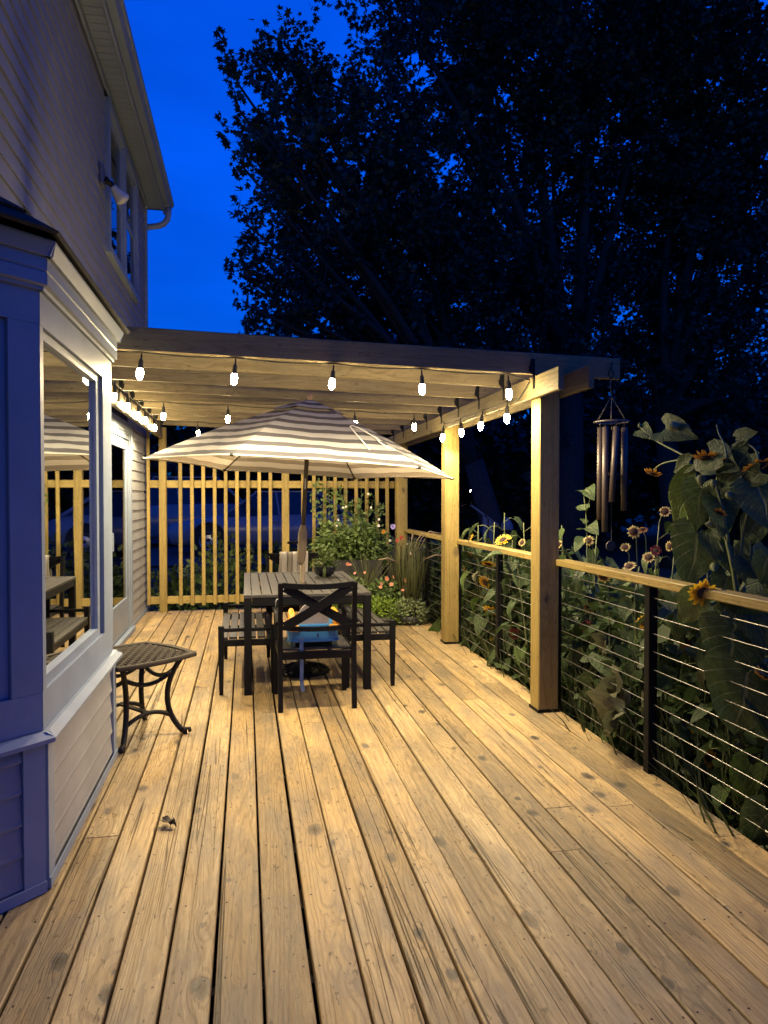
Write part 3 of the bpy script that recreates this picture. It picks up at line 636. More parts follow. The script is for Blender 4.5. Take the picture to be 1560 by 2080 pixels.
for x in (TX0, TX1-.058):
    for y in (TY0+.002, TY1-.06): tbx('leg', M['black'], x+.001, x+.057, y, y+.056, .0, TZ-.0226)
# ============================================================ chairs
def chair(loc, rz, label):
    """origin under the seat centre, the back at local -y"""
    t = thing('dining_chair', label, 'chair', loc, rz, 'black cross-back chairs at the table')
    W = .252
    for s in (-1,1):
        mb = MB(); pts = [(s*W,-.235,0),(s*W,-.225,.20),(s*W,-.215,.42),(s*W,-.232,.62),(s*W,-.262,.875)]
        for a,b in zip(pts[:-1],pts[1:]): mb.bar(a,(b[0],b[1],b[2]+.0005),.032,.036,(0,1,0))
        mb.build('back_leg', M['black'], t)
        mb = MB(); mb.bar((s*W,.235,0),(s*W,.228,.62),.034,.034,(0,1,0)); mb.build('front_leg', M['black'], t)
        mb = MB(); P = [(s*(W+.004),-.232,.60),(s*(W+.006),-.10,.637),(s*(W+.006),.10,.643),(s*(W+.004),.255,.632)]
        for a,b in zip(P[:-1],P[1:]): mb.bar(a,b,.05,.022)
        mb.build('armrest', M['black'], t)
        mb = MB(); mb.cbox(s*W-.012, s*W+.012, -.20, .212, .355, .405); mb.build('seat_rail', M['black'], t)
    for y in (-.218,.228): mb = MB(); mb.cbox(-W+.018, W-.018, y-.012, y+.012, .35, .404); mb.build('seat_rail', M['black'], t)
    for i in range(6):
        y = -.195+i*.072; mb = MB(); mb.cbox(-W+.02, W-.02, y, y+.064, .4055, .420); mb.build('seat_slat', M['slat'], t)
    def back(x, z): return (x, -.215-(z-.42)*.106-.035*(1-(x/W)**2), z)
    for z, h in ((.862,.036),(.572,.03)):
        mb = MB(); P = [back(-W+.014+(2*W-.028)*i/10, z-.012*(1-((i-5)/5)**2)) for i in range(11)]
        for a,b in zip(P[:-1],P[1:]): mb.bar(a,b,.022,h)
        mb.build('top_rail' if z > .8 else 'lower_rail', M['black'], t)
    for s in (-1,1):
        mb = MB(); P = []
        for i in range(9):
            u = i/8; x = s*(-W+.03+(2*W-.06)*u); z = .848-.268*u; P.append(Vector(back(x,z))+Vector((0,.004*s,0)))
        for a,b in zip(P[:-1],P[1:]): mb.bar(a,b,.016,.062,(0,0,1))
        mb.build('cross_brace', M['black'], t)
    return t
ch = chair((.471, 5.075, 0), R(1.0), 'black cross-back chair with a blue booster seat, nearest the camera')
ch2 = chair((.47, 7.13, 0), R(181), 'black cross-back chair at the far table end with striped towel')
# ============================================================ benches
def bench(x0, x1, y0, y1, label):
    t = thing('bench', label, 'bench', ((x0+x1)/2,(y0+y1)/2,0), 0, 'slatted benches tucked along the table')
    def b(name, m, *a, c=.003): mb = MB(); mb.cbox(*a, c=c); return mb.build(name, m, t, loc='c')
    for x in (x0, x1-.042):
        for y in (y0, y1-.042):
            mb = MB(); lx = x+.021; ly = y+.021
            vs = [];
            for z, h in ((0,.014),(.30,.02),(.505,.021)):
                for p,q in ((-1,-1),(1,-1),(1,1),(-1,1)): vs.append((lx+p*h, ly+q*h, z))
            mb.add(vs, [(3,2,1,0),(8,9,10,11)]+[(r*4+i, r*4+(i+1)%4, r*4+4+(i+1)%4, r*4+4+i) for r in (0,1) for i in range(4)]); mb.build('leg', M['black'], t, loc='c')
    for y in (y0+.010, y1-.032):
        b('end_rail', M['black'], x0+.043, x1-.043, y, y+.022, .462, .488)
        b('end_apron', M['black'], x0+.043, x1-.043, y, y+.022, .355, .404)
    for x in (x0+.008, x1-.032): b('side_apron', M['black'], x, x+.024, y0+.043, y1-.043, .355, .404)
    n = 6; sw = (x1-x0-.008)/n
    for i in range(n): b('seat_slat', M['slat'], x0+.004+i*sw+.005, x0+.004+(i+1)*sw-.005, y0+.034, y1-.034, .405, .420)
    b('cross_bar', M['black'], x0+.035, x1-.035, (y0+y1)/2-.012, (y0+y1)/2+.012, .38, .4045)
bench(-.205, .215, 5.33, 6.56, 'dark slatted bench on the house side of the table')
bench(.73, 1.125, 5.35, 6.58, 'dark slatted bench on the garden side of the table')
# ============================================================ booster seat on the near chair
bs = thing('booster_seat', 'blue toddler booster seat with orange arms and grey back on the near chair', 'booster seat', (.455, 5.06, .421))
BL = plain('booster_blue', (.035,.17,.42), .4, 0, .05); OR = plain('booster_orange', (.62,.26,.015), .4, 0, .05); GR = plain('booster_grey', (.36,.33,.345), .5, 0, .05); GN = plain('booster_green', (.20,.26,.10), .5)
mb = MB(); P = []
for z, s in ((.040,.98),(.048,1.0),(.15,.97),(.158,.95)):
    for (x,y) in ((-.15,-.165),(-.10,-.175),(.10,-.175),(.15,-.165),(.17,-.13),(.17,.14),(.15,.16),(-.15,.16),(-.17,.14),(-.17,-.13)): P.append((x*s,y*s,z))
mb.add(P, [tuple(range(9,-1,-1)),tuple(range(30,40))]+[(r*10+i, r*10+(i+1)%10, r*10+10+(i+1)%10, r*10+10+i) for r in range(3) for i in range(10)])
base = mb.build('seat_base', BL, bs)
mb = MB(); pr_ = [(-.155,-.168),(-.10,-.179),(.10,-.179),(.155,-.168),(.176,-.13),(.176,-.08)]
pr_ = [(-.176,-.08),(-.176,-.13)]+pr_
for a,b in zip(pr_[:-1],pr_[1:]): mb.bar((a[0],a[1],.044),(b[0],b[1],.044),.008,.010)
mb.build('base_lip', BL, base)
for x in (-.10,.10):
    mb = MB(); mb.lathe([(.011,0),(.009,.004),(.004,.002)], 10, (x,-.1735,.115), (0,-1,0)); mb.build('rivet', plain('rivet', (.04,.05,.08), .5), base)
mb = MB(); mb.lathe([(.11,-.01),(.118,.0),(.118,.018),(.11,.026)], 24, (0,0,0)); 
vs = [(x*1.0, z*1.12+.0, -y) for (x,y,z) in [(p[0],p[1],p[2]) for p in mb.v]]
# backrest: rounded grey shell leaning back a little
bk = MB(); ring = []
for i in range(17):
    a = math.pi*i/16; ring.append((-.105*math.cos(a), .21+.10*math.sin(a)))
ring = [(-.10,.12)]+ring+[(.10,.12)]
for yy in (-.155,-.135): bk.v += [(x, yy-.10*(z-.1)+.35*x*x, z) for x,z in ring]
K = len(ring); bk.f += [tuple(range(K)), tuple(range(2*K-1,K-1,-1))]+[(i, i+K, (i+1)%K+K, (i+1)%K) for i in range(K)]
bk.build('backrest', GR, bs)
for s in (-1,1):
    mb = MB(); P = [(s*.155,-.155,.125),(s*.155,-.145,.185),(s*.15,-.11,.225),(s*.148,-.02,.232),(s*.148,.06,.215)]; mb.tube(P, [.024,.026,.024,.02,.014], 10); mb.build('arm', OR, bs, True)
    mb = MB(); mb.tube([(s*.165,-.172,.135),(s*.105,-.183,.135)], .022, 10); mb.build('arm_clip', OR, bs, True)
    mb = MB(); mb.cbox(s*.145-.018, s*.145+.018, -.15, .12, .0, .039); mb.build('foot', GN, bs)
mb = MB(); P = [(-.085,-.178,.07),(-.088,-.186,.0),(-.086,-.187,-.12),(-.088,-.184,-.22),(-.082,-.182,-.27),(-.076,-.180,-.30)]
for a,b in zip(P[:-1],P[1:]): mb.bar(a,b,.026,.0025,(0,1,0))
mb.build('strap', plain('blue_strap', (.10,.17,.32), .7), bs)
mb = MB(); mb.cbox(.02,.03,-.1765,-.1745,.075,.095); mb.build('base_slot', M['rubber'], bs)
# small things on the chair arms: cable loop
cbw = MB(); cbw.tube([(.205,5.19,.655),(.206,5.17,.70),(.212,5.16,.717),(.225,5.16,.722),(.24,5.16,.718),(.25,5.16,.70),(.251,5.16,.655)], .003, 6)
cord = cbw.build('white_cable', plain('white_cord', (.7,.68,.64), .5), None, True, loc='c'); tag(cord, 'short white cable looped over the left arm of the near chair', 'cable')
# striped towel over the far chair back
g = NT('towel_stripes'); tc = g.n('ShaderNodeTexCoord'); sp = g.n('ShaderNodeSeparateXYZ'); g.l(tc.outputs['Object'], sp.inputs[0])
st = g.math('FRACT', g.math('MULTIPLY', g.math('ADD', sp.outputs[0], 1.0), 8.5)); nz = g.noise(tc.outputs['Object'], 160, 2)
f = g.mr(st, .46, .54); c = g.mix(f, (.20,.175,.15), (.55,.50,.42)); c = g.mix(g.mr(nz,.3,.7,.0,.25), c, (.3,.27,.23)); TW = g.fin(g.pr(c, .95, 0, nz, .5, .006, .1))
V = []; nx, nzv = 22, 24
for j in range(nzv+1):
    s = j/nzv
    for i in range(nx+1):
        u = i/nx; x = -.145+.29*u*(1+.10*abs(s-.5)); ruff = .012*math.sin(u*17+.6*s)+.006*math.sin(u*37)
        if s < .42: z = .44+(s/.42)*.43+.0; y = -.035-ruff-(.42-s)*.03
        elif s < .5: a = (s-.42)/.08*math.pi; z = .87+.022*math.sin(a); y = -.012-.024*math.cos(a)
        else: z = .87-(s-.5)/.5*.36-.02*math.sin(u*5); y = .014+ruff+(s-.5)*.05
        V.append((x+.01*math.sin(z*9), y, z))
F = [(j*(nx+1)+i, j*(nx+1)+i+1, (j+1)*(nx+1)+i+1, (j+1)*(nx+1)+i) for j in range(nzv) for i in range(nx)]
tw = link('towel', np_mesh('towel', np.array(V), np.array(F), TW, None, True)); so = tw.modifiers.new('thick','SOLIDIFY'); so.thickness = .006
tw.matrix_basis = Matrix.Translation((.47, 7.13+.285, .0)) @ Matrix.Rotation(R(1),4,'Z'); tag(tw, 'beige and brown striped towel draped over the far chair', 'towel')
# ============================================================ parasol
TILT = Matrix.Translation((.455,5.99,0))
um = thing('parasol', 'grey and white striped six-sided parasol above the table', 'umbrella', (.455, 5.99, 0))
g = NT('umbrella_stripes'); tc = g.n('ShaderNodeTexCoord'); uv = g.n('ShaderNodeSeparateXYZ'); g.l(tc.outputs['UV'], uv.inputs[0])
f = g.math('FRACT', uv.outputs[1]); nz = g.noise(tc.outputs['UV'], 220, 2); big = g.noise(tc.outputs['Object'], 5, 2)
fm = g.math('GREATER_THAN', f, .55); c = g.mix(fm, (.41,.395,.37), (.075,.075,.088)); c = g.mix(g.mr(nz,.3,.7,0,.12), c, (.3,.28,.26)); cw = g.mr(big,.3,.7,.93,1.05); c = g.mix(1.0, c, g.comb(cw,cw,cw), 'MULTIPLY')
p = g.pr(c, .9, 0, nz, .15, .002, .1); tl = g.n('ShaderNodeBsdfTranslucent'); g.l(g.mix(.35, c, (.62,.45,.25)), tl.inputs[0]); mx = g.n('ShaderNodeMixShader'); mx.inputs[0].default_value = .22
g.l(p.outputs[0], mx.inputs[1]); g.l(tl.outputs[0], mx.inputs[2]); UF = g.fin(mx)
# rim points read off the photograph, on a tilted hexagon
hub_top = Vector((.525, 6.0, 2.245))
RAD = 1.30; ROT = R(3); nvec = Vector((.055, .012, 1)).normalized()
ex = Vector((1,0,-.055)).normalized(); ey = nvec.cross(ex)
def canopy(r, a, lift=0.0):
    """r 0..1 along a rib at angle a"""
    z = -.555*(r**1.12)-.02*math.sin(math.pi*r)*-1
    return hub_top+ex*(RAD*r*math.cos(a))+ey*(RAD*r*math.sin(a))+nvec*(z+lift)
L0 = Vector((.455,5.99,0))
def panel(k, r0, r1, lift, name, parent, hem=False, nper=8.4):
    a0 = ROT+k*math.pi/3; a1 = a0+math.pi/3; V = []; UVs = []; nr, nc = 14, 12
    for i in range(nr+1):
        r = r0+(r1-r0)*i/nr
        for j in range(nc+1):
            u = j/nc; P0 = canopy(r,a0,lift); P1 = canopy(r,a1,lift); p = P0.lerp(P1,u)
            bow = 4*u*(1-u); mid = (ex*math.cos((a0+a1)/2)+ey*math.sin((a0+a1)/2))
            p = p-mid*(.045*r*r*bow)+nvec*(.012*r*bow)-nvec*(.016*math.sin(math.pi*min(r,1))*bow)
            p = p+nvec*((.004*math.sin(23*u+9*r+k*2)+.005*math.sin(7*u-13*r+k))*r*bow)
            V.append(tuple(p-L0)); UVs.append((u, (1-r)*nper+.5))
    F = [(i*(nc+1)+j, (i+1)*(nc+1)+j, (i+1)*(nc+1)+j+1, i*(nc+1)+j+1) for i in range(nr) for j in range(nc)]
    o = link(name, np_mesh(name, np.array(V), np.array(F), UF, np.array(UVs), True), parent)
    return o
for k in range(6):
    pnl = panel(k, .10, 1.0, 0, 'canopy_panel', um)
    panel(k, .0, .235, .022, 'vent_flap', um)
    # rolled hem along the rim
    a0 = ROT+k*math.pi/3; a1 = a0+math.pi/3; mid = (ex*math.cos((a0+a1)/2)+ey*math.sin((a0+a1)/2)); P = []
    for j in range(13):
        u = j/12; bow = 4*u*(1-u); P.append(canopy(1,a0).lerp(canopy(1,a1),u)-mid*(.045*bow)+nvec*(.012*bow-.004)-L0)
    mb = MB(); mb.tube(P, .006, 6); mb.build('hem', plain('hem_cream', (.62,.57,.48), .9), pnl, True)
    mb = MB(); mb.tube([canopy(r,a0,-.012)-L0 for r in (.03,.25,.5,.75,.99)], .0065, 6); rib = mb.build('rib', M['polemetal'], um, True)
    mb = MB(); mb.tube([canopy(.02,a0,-.36)-L0, canopy(.52,a0,-.02)-L0], .006, 6); mb.build('strut', M['polemetal'], rib, True)
    mb = MB(); mb.lathe([(.012,-.02),(.012,.012),(.006,.018)], 8, canopy(.995,a0,-.006)-L0, (ex*math.cos(a0)+ey*math.sin(a0))); mb.build('tip_cap', M['rubber'], rib, True)
base_p = Vector((.45,5.965,0)); knee = Vector((.4625,5.975,1.13))
top = hub_top-nvec*.03
mb = MB(); mb.tube([base_p-L0+Vector((0,0,.02)), base_p.lerp(knee,.9)-L0], .021, 14); mb.build('lower_pole', M['woodpole'], um, True)
mb = MB(); d = (top-knee).normalized(); mb.lathe([(.021,-.24),(.027,-.21),(.036,-.16),(.040,-.06),(.038,.02),(.026,.07),(.021,.09)], 16, knee-L0, d); col_ = mb.build('crank_housing', M['woodpole'], um, True)
mb = MB(); mb.tube([knee-L0+Vector((-.03,-.01,-.05)), knee-L0+Vector((-.075,-.02,-.052)), knee-L0+Vector((-.08,-.022,-.055)), knee-L0+Vector((-.125,-.03,-.055))], .007, 8); mb.lathe([(.010,0),(.012,.01),(.010,.035)], 10, knee-L0+Vector((-.095,-.024,-.055)), (-1,-.1,0)); mb.build('crank_handle', M['black'], um, True)
mb = MB(); mb.tube([knee-L0, top-L0], .019, 14); mb.build('upper_pole', M['polemetal'], um, True)
mb = MB(); q = knee.lerp(top,.40); mb.bar(q-L0+Vector((-.004,-.0195,-.045)), q-L0+Vector((-.002,-.0195,.045)), .012, .003, (0,1,0)); mb.build('pole_sticker', plain('sticker', (.75,.74,.7), .5), um)
mb = MB(); mb.lathe([(.02,-.04),(.045,-.03),(.045,-.005),(.02,.0)], 14, canopy(.0,0,-.36)-L0, nvec); mb.build('runner_hub', M['rubber'], um, True)
mb = MB(); mb.lathe([(.03,-.035),(.04,-.025),(.04,-.008),(.018,.0),(.016,.03),(.022,.038),(.022,.055),(.012,.07),(.0,.074)], 14, hub_top-L0, nvec); mb.build('finial', plain('finial', (.25,.15,.10), .5), um, True)
# tie cord lying on the canopy
mb = MB(); aa = ROT+5*math.pi/3+.10*1.0; P = []
for t_, da, rr in ((0,.30,.86),(0,.31,.74),(0,.325,.62),(0,.35,.55),(0,.40,.53),(0,.45,.56),(0,.475,.64),(0,.50,.70),(0,.47,.75),(0,.485,.83)):
    a_ = ROT+4*math.pi/3+math.pi/3*(.55+da*.8); a0 = ROT+4*math.pi/3
    u = (.55+da*.8); P0 = canopy(rr,a0); P1 = canopy(rr,a0+math.pi/3); bow = 4*u*(1-u); midd = (ex*math.cos(a0+math.pi/6)+ey*math.sin(a0+math.pi/6))
    P.append(P0.lerp(P1,u)-midd*(.045*rr*rr*bow)+nvec*(.018)-L0)
mb.tube(P, .0045, 6); mb.build('tie_cord', plain('cord_white', (.75,.72,.66), .9), um, True)
mb = MB(); mb.lathe([(.235,.0),(.235,.012),(.225,.022),(.17,.034),(.09,.05),(.04,.06),(.035,.075),(.033,.30),(.028,.31),(.024,.31)], 36, base_p-L0); ub = mb.build('base', M['black2'], um, True)
for k in range(12):
    a = k*math.pi/6; mb = MB(); P = [base_p-L0+Vector((math.cos(a+.25*math.sin(5*q))*(.07+.14*q), math.sin(a+.25*math.sin(5*q))*(.07+.14*q), .056-.03*q+.004)) for q in np.linspace(0,1,6)]
    mb.tube(P, .006, 5); mb.build('base_scroll', M['black2'], ub, True)
# ============================================================ planter bowl on the table
bw = thing('planter_bowl', 'round dark bowl planted with succulents on the table', 'planter', (.70,6.47,.736))
mb = MB(); mb.lathe([(.045,.0),(.075,.012),(.098,.045),(.108,.085),(.108,.092),(.10,.092),(.096,.075)], 24); mb.build('bowl', plain('bowl_glaze', (.016,.018,.024), .25), bw, True)
mb = MB(); mb.lathe([(.097,.07),(.06,.078),(.01,.08)], 18); mb.build('soil', M['soil'], bw, True)
nL = 420; P = np.stack([rng.normal(0,.045,nL), rng.normal(0,.04,nL), rng.uniform(.07,.15,nL)],1); P[:,2] -= (P[:,0]**2+P[:,1]**2)*6*(rng.random(nL)<.5)*.3
P[:,0] += .012
tvL = np.array([(0,0,0),(.28,.4,.05),(0,1,0),(-.28,.4,.05)]); tfL = np.array([(0,1,2,3)])
Vv, Ff = scatter(P, rdir(nL,-.2), rdir(nL), rng.uniform(.018,.04,nL), tvL, tfL); stuff(link('succulent_leaves', np_mesh('sl', Vv, Ff, M['bushleaf']), bw))
P = np.stack([rng.normal(.035,.035,260), rng.normal(0,.03,260), rng.uniform(.08,.23,260)],1)
Vv, Ff = scatter(P, rdir(260,.1), rdir(260), rng.uniform(.012,.028,260), tvL, tfL); stuff(link('sprigs', np_mesh('sp', Vv, Ff, M['bushleaf']), bw))
mb = MB(); mb.tube([(-.01,-.09,.09),(-.015,-.115,.06),(-.02,-.118,.01),(-.015,-.12,-.0)], [.012,.014,.013,.008], 8); mb.build('trailing_stem', M['bushleaf'], bw, True)
for k,(x,y,z) in enumerate(((-.055,-.03,.125),(-.035,-.05,.115),(-.075,-.01,.118),(-.05,.02,.135))):
    mb = MB(); mb.lathe([(.004,-.01),(.014,0),(.011,.006),(.002,.008)], 8, (x,y,z), (.1*k-.1,-.5,.8)); mb.build('blossom', M['p_white'], bw, True)
# ============================================================ side table with a woven metal top
sd = thing('side_table', 'low square side table with woven metal top and curved legs', 'side table', (-.675,4.535,0), R(40.8))
hs = .262; BO = .035
def edge_pt(k, t):
    """bowed square outline"""
    c = [(-hs,-hs),(hs,-hs),(hs,hs),(-hs,hs)]; a = Vector((*c[k],0)); b = Vector((*c[(k+1)%4],0)); d = (b-a).normalized(); o = Vector((d.y,-d.x,0))
    return a.lerp(b,t)+o*(BO*4*t*(1-t))
ol = [edge_pt(k, i/12) for k in range(4) for i in range(12)]
mb = MB(); NN = len(ol); rings = [(1.0,.476),(1.012,.482),(1.012,.494),(1.0,.502),(.97,.503),(.90,.500),(.895,.488)]
for s, z in rings: mb.v += [(p.x*s,p.y*s,z) for p in ol]
for r in range(len(rings)-1): mb.f += [(r*NN+i, r*NN+(i+1)%NN, (r+1)*NN+(i+1)%NN, (r+1)*NN+i) for i in range(NN)]
mb.f += [((len(rings)-1)*NN+i, (len(rings)-1)*NN+(i+1)%NN, (i+1)%NN, i) for i in range(NN)]
RIM = plain('table_rim', (.050,.040,.030), .75, 0, .1, 12, .05, .15); mb.build('top_rim', RIM, sd)
weave = MB(); hw_ = .262
nst = 8
for i in range(-nst+1, nst):
    q = i*hw_/nst*1.0
    for d_ in (0,1):
        lim = hw_*.99-.0*abs(q); P = []
        m_ = 32
        for j in range(m_+1):
            s = -lim+2*lim*j/m_; zz = .491+.006*math.sin(j*math.pi/2+(i%2)*math.pi+d_*math.pi)
            P.append((q,s,zz) if d_ == 0 else (s,q,zz))
        for a,b in zip(P[:-1],P[1:]): weave.bar(a,b,.021,.003)
stuff(weave.build('woven_top', plain('woven_metal', (.040,.032,.025), .75, 0, .15, 12, .05, .15), sd))
for sx_, sy_ in ((-1,-1),(1,-1),(1,1),(-1,1)):
    P = [(.205,.48),(.165,.40),(.142,.31),(.135,.22),(.15,.12),(.185,.045),(.205,.018)]
    mb = MB(); Q = []
    for a,b in zip(P[:-1],P[1:]):
        for t_ in (0,.5): Q.append((a[0]+(b[0]-a[0])*t_, a[1]+(b[1]-a[1])*t_))
    Q.append(P[-1])
    # smooth
    for _ in range(2): Q = [Q[0]]+[((Q[i-1][0]+2*Q[i][0]+Q[i+1][0])/4,(Q[i-1][1]+2*Q[i][1]+Q[i+1][1])/4) for i in range(1,len(Q)-1)]+[Q[-1]]
    mb.tube([(r*sx_,r*sy_,z) for r,z in Q], [.0165]*len(Q), 10); lg = mb.build('leg', M['black2'], sd, True)
    mb = MB(); mb.lathe([(.006,.0),(.014,.001),(.016,.012),(.012,.022)], 12, (.212*sx_,.212*sy_,0)); mb.tube([(.19*sx_,.19*sy_,.035),(.222*sx_,.222*sy_,.02)], [.015,.018], 10); mb.lathe([(.014,-.008),(.019,0),(.014,.010)], 12, (.232*sx_,.232*sy_,.024), (sx_,sy_,.4)); mb.build('foot', M['black2'], lg, True)
for k in range(4):
    c = [(-1,-1),(1,-1),(1,1),(-1,1)]; a = c[k]; b = c[(k+1)%4]
    for r0, z0, sag, rd in ((.162,.395,-.055,.0135),(.150,.12,.045,.0135)):
        if r0 == .150 and k in (1,3): continue
        mb = MB(); P = []
        for i in range(13):
            t_ = i/12; P.append((r0*(a[0]*(1-t_)+b[0]*t_), r0*(a[1]*(1-t_)+b[1]*t_), z0+sag*4*t_*(1-t_)))
        mb.tube(P, rd, 8); mb.build('stretcher', M['black2'], sd, True)
mb = MB(); mb.bar((0,-.150,.165),(0,.150,.165),.032,.012); mb.build('cross_stretcher', RIM, sd)
# ============================================================ wind chime on the front rafter end
wc = thing('wind_chime', 'bronze tubular wind chime hanging from the front rafter end', 'wind chime', (2.425,4.455,1.96))
mb = MB(); mb.tube([(.0,0,.40),(-.002,0,.365),(-.02,0,.34),(-.022,0,.31),(-.006,0,.29),(.01,0,.31),(.014,0,.335),(0,0,.35)], .004, 6); mb.build('hook', M['black'], wc, True)
mb = MB(); mb.tube([(-.01,0,.30),(-.004,0,.20),(0,0,.18)], .003, 5)
for k in range(6): a = k*math.pi/3; mb.tube([(0,0,.175),(.108*math.cos(a),.108*math.sin(a),.0)], .0022, 5)
mb.build('cords', plain('chime_cord', (.10,.09,.08), .8), wc, True)
mb = MB(); P = [(.112*math.cos(2*math.pi*i/32),.112*math.sin(2*math.pi*i/32),0) for i in range(33)]; mb.tube(P, .006, 8, False); mb.build('ring', plain('chime_ring', (.16,.14,.13), .4, .5), wc, True)
lens = [.62,.70,.50,.56,.46,.66]; angs = [185,215,262,318,350,90]
for k in range(6):
    a = R(angs[k]); x, y = .086*math.cos(a), .086*math.sin(a); ln = lens[k]; lean = .03 if k == 2 else 0
    mb = MB(); mb.tube([(x,y,-.04),(x,y,0)], .0015, 4); n_ = 14
    b0 = len(mb.v); mb.tube([(x+.0,y,-.04),(x-lean*.5,y,-.04-ln*.5),(x-lean,y,-.04-ln)], .0195, n_, True)
    mb.build('tube', M['bronze'], wc, True)
mb = MB(); mb.tube([(0,0,.0),(0,0,-.34)], .0015, 4); mb.lathe([(.0,.0),(.045,.002),(.045,.014),(.0,.016)], 16, (0,0,-.36)); mb.build('striker', plain('striker_wood', (.09,.05,.03), .5), wc)
mb = MB(); mb.tube([(0,0,-.36),(.005,0,-.80)], .0014, 4); mb.build('sail_cord', plain('sail_cord', (.1,.09,.08), .8), wc)
mb = MB(); mb.lathe([(.0,.0),(.035,.003),(.035,.012),(.0,.014)], 14, (.005,0,-.84), (0,1,.1)); mb.build('wind_sail', plain('sail_wood', (.03,.025,.03), .6), wc)
# ============================================================ little things on the deck
lf = leaf_mesh('dead_leaf', plain('dead_leaf', (.05,.035,.022), .8, 0, .4, 60), 6, 4, .8, .25, .5, .16, .2, 3)
for (x,y,s,an,nm) in ((330,1680,.075,.6,'crumpled dark dead leaf lying across a deck gap near the bay window'),):
    r = _ray(x,y); p = _C+r*(-CAMH/r.z); o = link('dead_leaf', lf); orient(o, (p.x,p.y+.02,.012), (math.cos(an),-math.sin(an),.25), (0,.2,1), s); tag(o, nm, 'leaf')
# ============================================================ sunflowers and the flower bed outside the railing
LEAF = {}
for k, mt in (('g',M['sunleaf']),('b',M['sunleaf_b']),('w',M['sunleaf_d'])):
    LEAF[k] = [leaf_mesh('leaf_'+k, mt, 6, 4, [.82,.74,.88,.7][i], [.30,.5,.2,.62][i] if k != 'w' else .5, [.22,.1,.3,.16][i] if k != 'w' else .5, .06 if k != 'w' else .17, .17, i+1) for i in range(4)]
BIG = {}
for k, mt in (('g',M['sunleaf']),('b',M['sunleaf_b']),('w',M['sunleaf_d'])):
    BIG[k] = [leaf_mesh('big_leaf_'+k, mt, 12, 8, [.86,.78,.92][i], [.22,.36,.12][i], [.12,.2,.08][i] if k != 'w' else .5, .05 if k != 'w' else .16, .2, i+5) for i in range(3)]
HEAD = {}
for k, mt, cl_ in (('yellow',M['p_yellow'],2),('orange',M['p_orange'],1),('bi',M['p_bi'],1),('maroon',M['p_maroon'],2)):
    HEAD[k] = [petal_mesh('petals_'+k, mt, 17, .32, 1.0, .27, .15, .10+.2*i, i+3, cl_) for i in range(2)]
mb = MB(); mb.lathe([(.0,-.16),(.20,-.12),(.36,-.02),(.40,.05),(.33,.11),(.16,.13),(.0,.12)], 14); DISC = mb.mesh('disc', M['disc'], True)
mb = MB(); mb.lathe([(.0,-.16),(.20,-.12),(.36,-.02),(.40,.05),(.33,.11),(.16,.13),(.0,.12)], 14); DISCY = mb.mesh('disc_y', M['disc_y'], True)
mb = MB()
for i in range(11):
    a = i*2*math.pi/11; c_, s_ = math.cos(a), math.sin(a); mb.add([(c_*.2-s_*.09,s_*.2+c_*.09,-.14),(c_*.2+s_*.09,s_*.2-c_*.09,-.14),(c_*.55,s_*.55,-.10)],[(0,1,2)])
SEPAL = mb.mesh('sepals', M['stem'])
def head(parent, p, face, size, kind, v=0):
    """flower head: petals with disc and sepals below it"""
    f = Vector(face).normalized(); h = link('flower_head', HEAD[kind][v%2], parent)
    x = f.orthogonal().normalized(); y = f.cross(x)
    h.matrix_basis = pw(parent).inverted() @ (Matrix.Translation(Vector(p)) @ Matrix((x,y,f)).transposed().to_4x4() @ Matrix.Rotation(random.uniform(0,6),4,'Z') @ Matrix.Scale(size,4))
    link('disc', DISC if kind != 'bi' or v%2 else DISC, h); link('sepals', SEPAL, h)
def leaf(parent, p, tip, nrm, size, kind='g', v=0, big=False):
    o = link('leaf', (BIG if big else LEAF)[kind][v%(3 if big else 4)], parent)
    orient(o, p, tip, nrm, size); o.matrix_basis = pw(parent).inverted() @ o.matrix_basis
    return o
def sunflower(base, height, label, nleaf=10, lsize=.17, heads=(), lean=(0,0), wilt=.1, r=.008, group='sunflowers in the garden bed', lo=.15):
    t = thing('sunflower', label, 'sunflower', base, 0, group); B = Vector(base)
    ph = random.uniform(0,6)
    def st(u): return Vector((lean[0]*u*u+.02*math.sin(3*u+ph), lean[1]*u*u+.02*math.cos(2.6*u+ph), height*u))
    sm = MB(); sm.tube([st(i/10) for i in range(11)], [r*(1-.55*i/10) for i in range(11)], 7)
    for i in range(nleaf):
        u = lo+(1-lo)*((i+.5)/nleaf)*.97; a = i*2.4+ph; p = st(u); d = Vector((math.cos(a), math.sin(a), .45)); pl = lsize*random.uniform(.5,.95)
        q = p+d.normalized()*pl+Vector((0,0,-.1*pl)); sm.tube([p, p+d*pl*.5+Vector((0,0,.02)), q], [.0032,.003,.002], 5)
        k = 'w' if random.random() < wilt else ('b' if random.random() < .18 else 'g')
        dn = Vector((math.cos(a)*.75, math.sin(a)*.75, random.uniform(-1.1,.05) if k != 'w' else -1.2))
        nn = Vector((math.cos(a)*.8, math.sin(a)*.8, 1.0))+Vector((random.uniform(-.3,.3),random.uniform(-.3,.3),0))
        leaf(t, B+q, dn, nn, lsize*random.uniform(.7,1.2)*(1.1-.35*u), k, i)
    for j,(off,face,sz,kind) in enumerate(heads):
        u = .80+.2*((j*.37)%1) if j else 1.0; p = st(u); e = p+Vector(off); sm.tube([p, p.lerp(e,.5)+Vector((0,0,.03)), e-Vector(face).normalized()*sz*.12], [.0042,.0038,.0034], 5)
        head(t, B+e, face, sz, kind, j)
    sm.build('stem', M['stem'], t, True)
    return t
ORD = ['first','second','third','fourth','fifth','sixth','seventh','eighth','ninth','tenth','eleventh','twelfth','thirteenth','fourteenth']
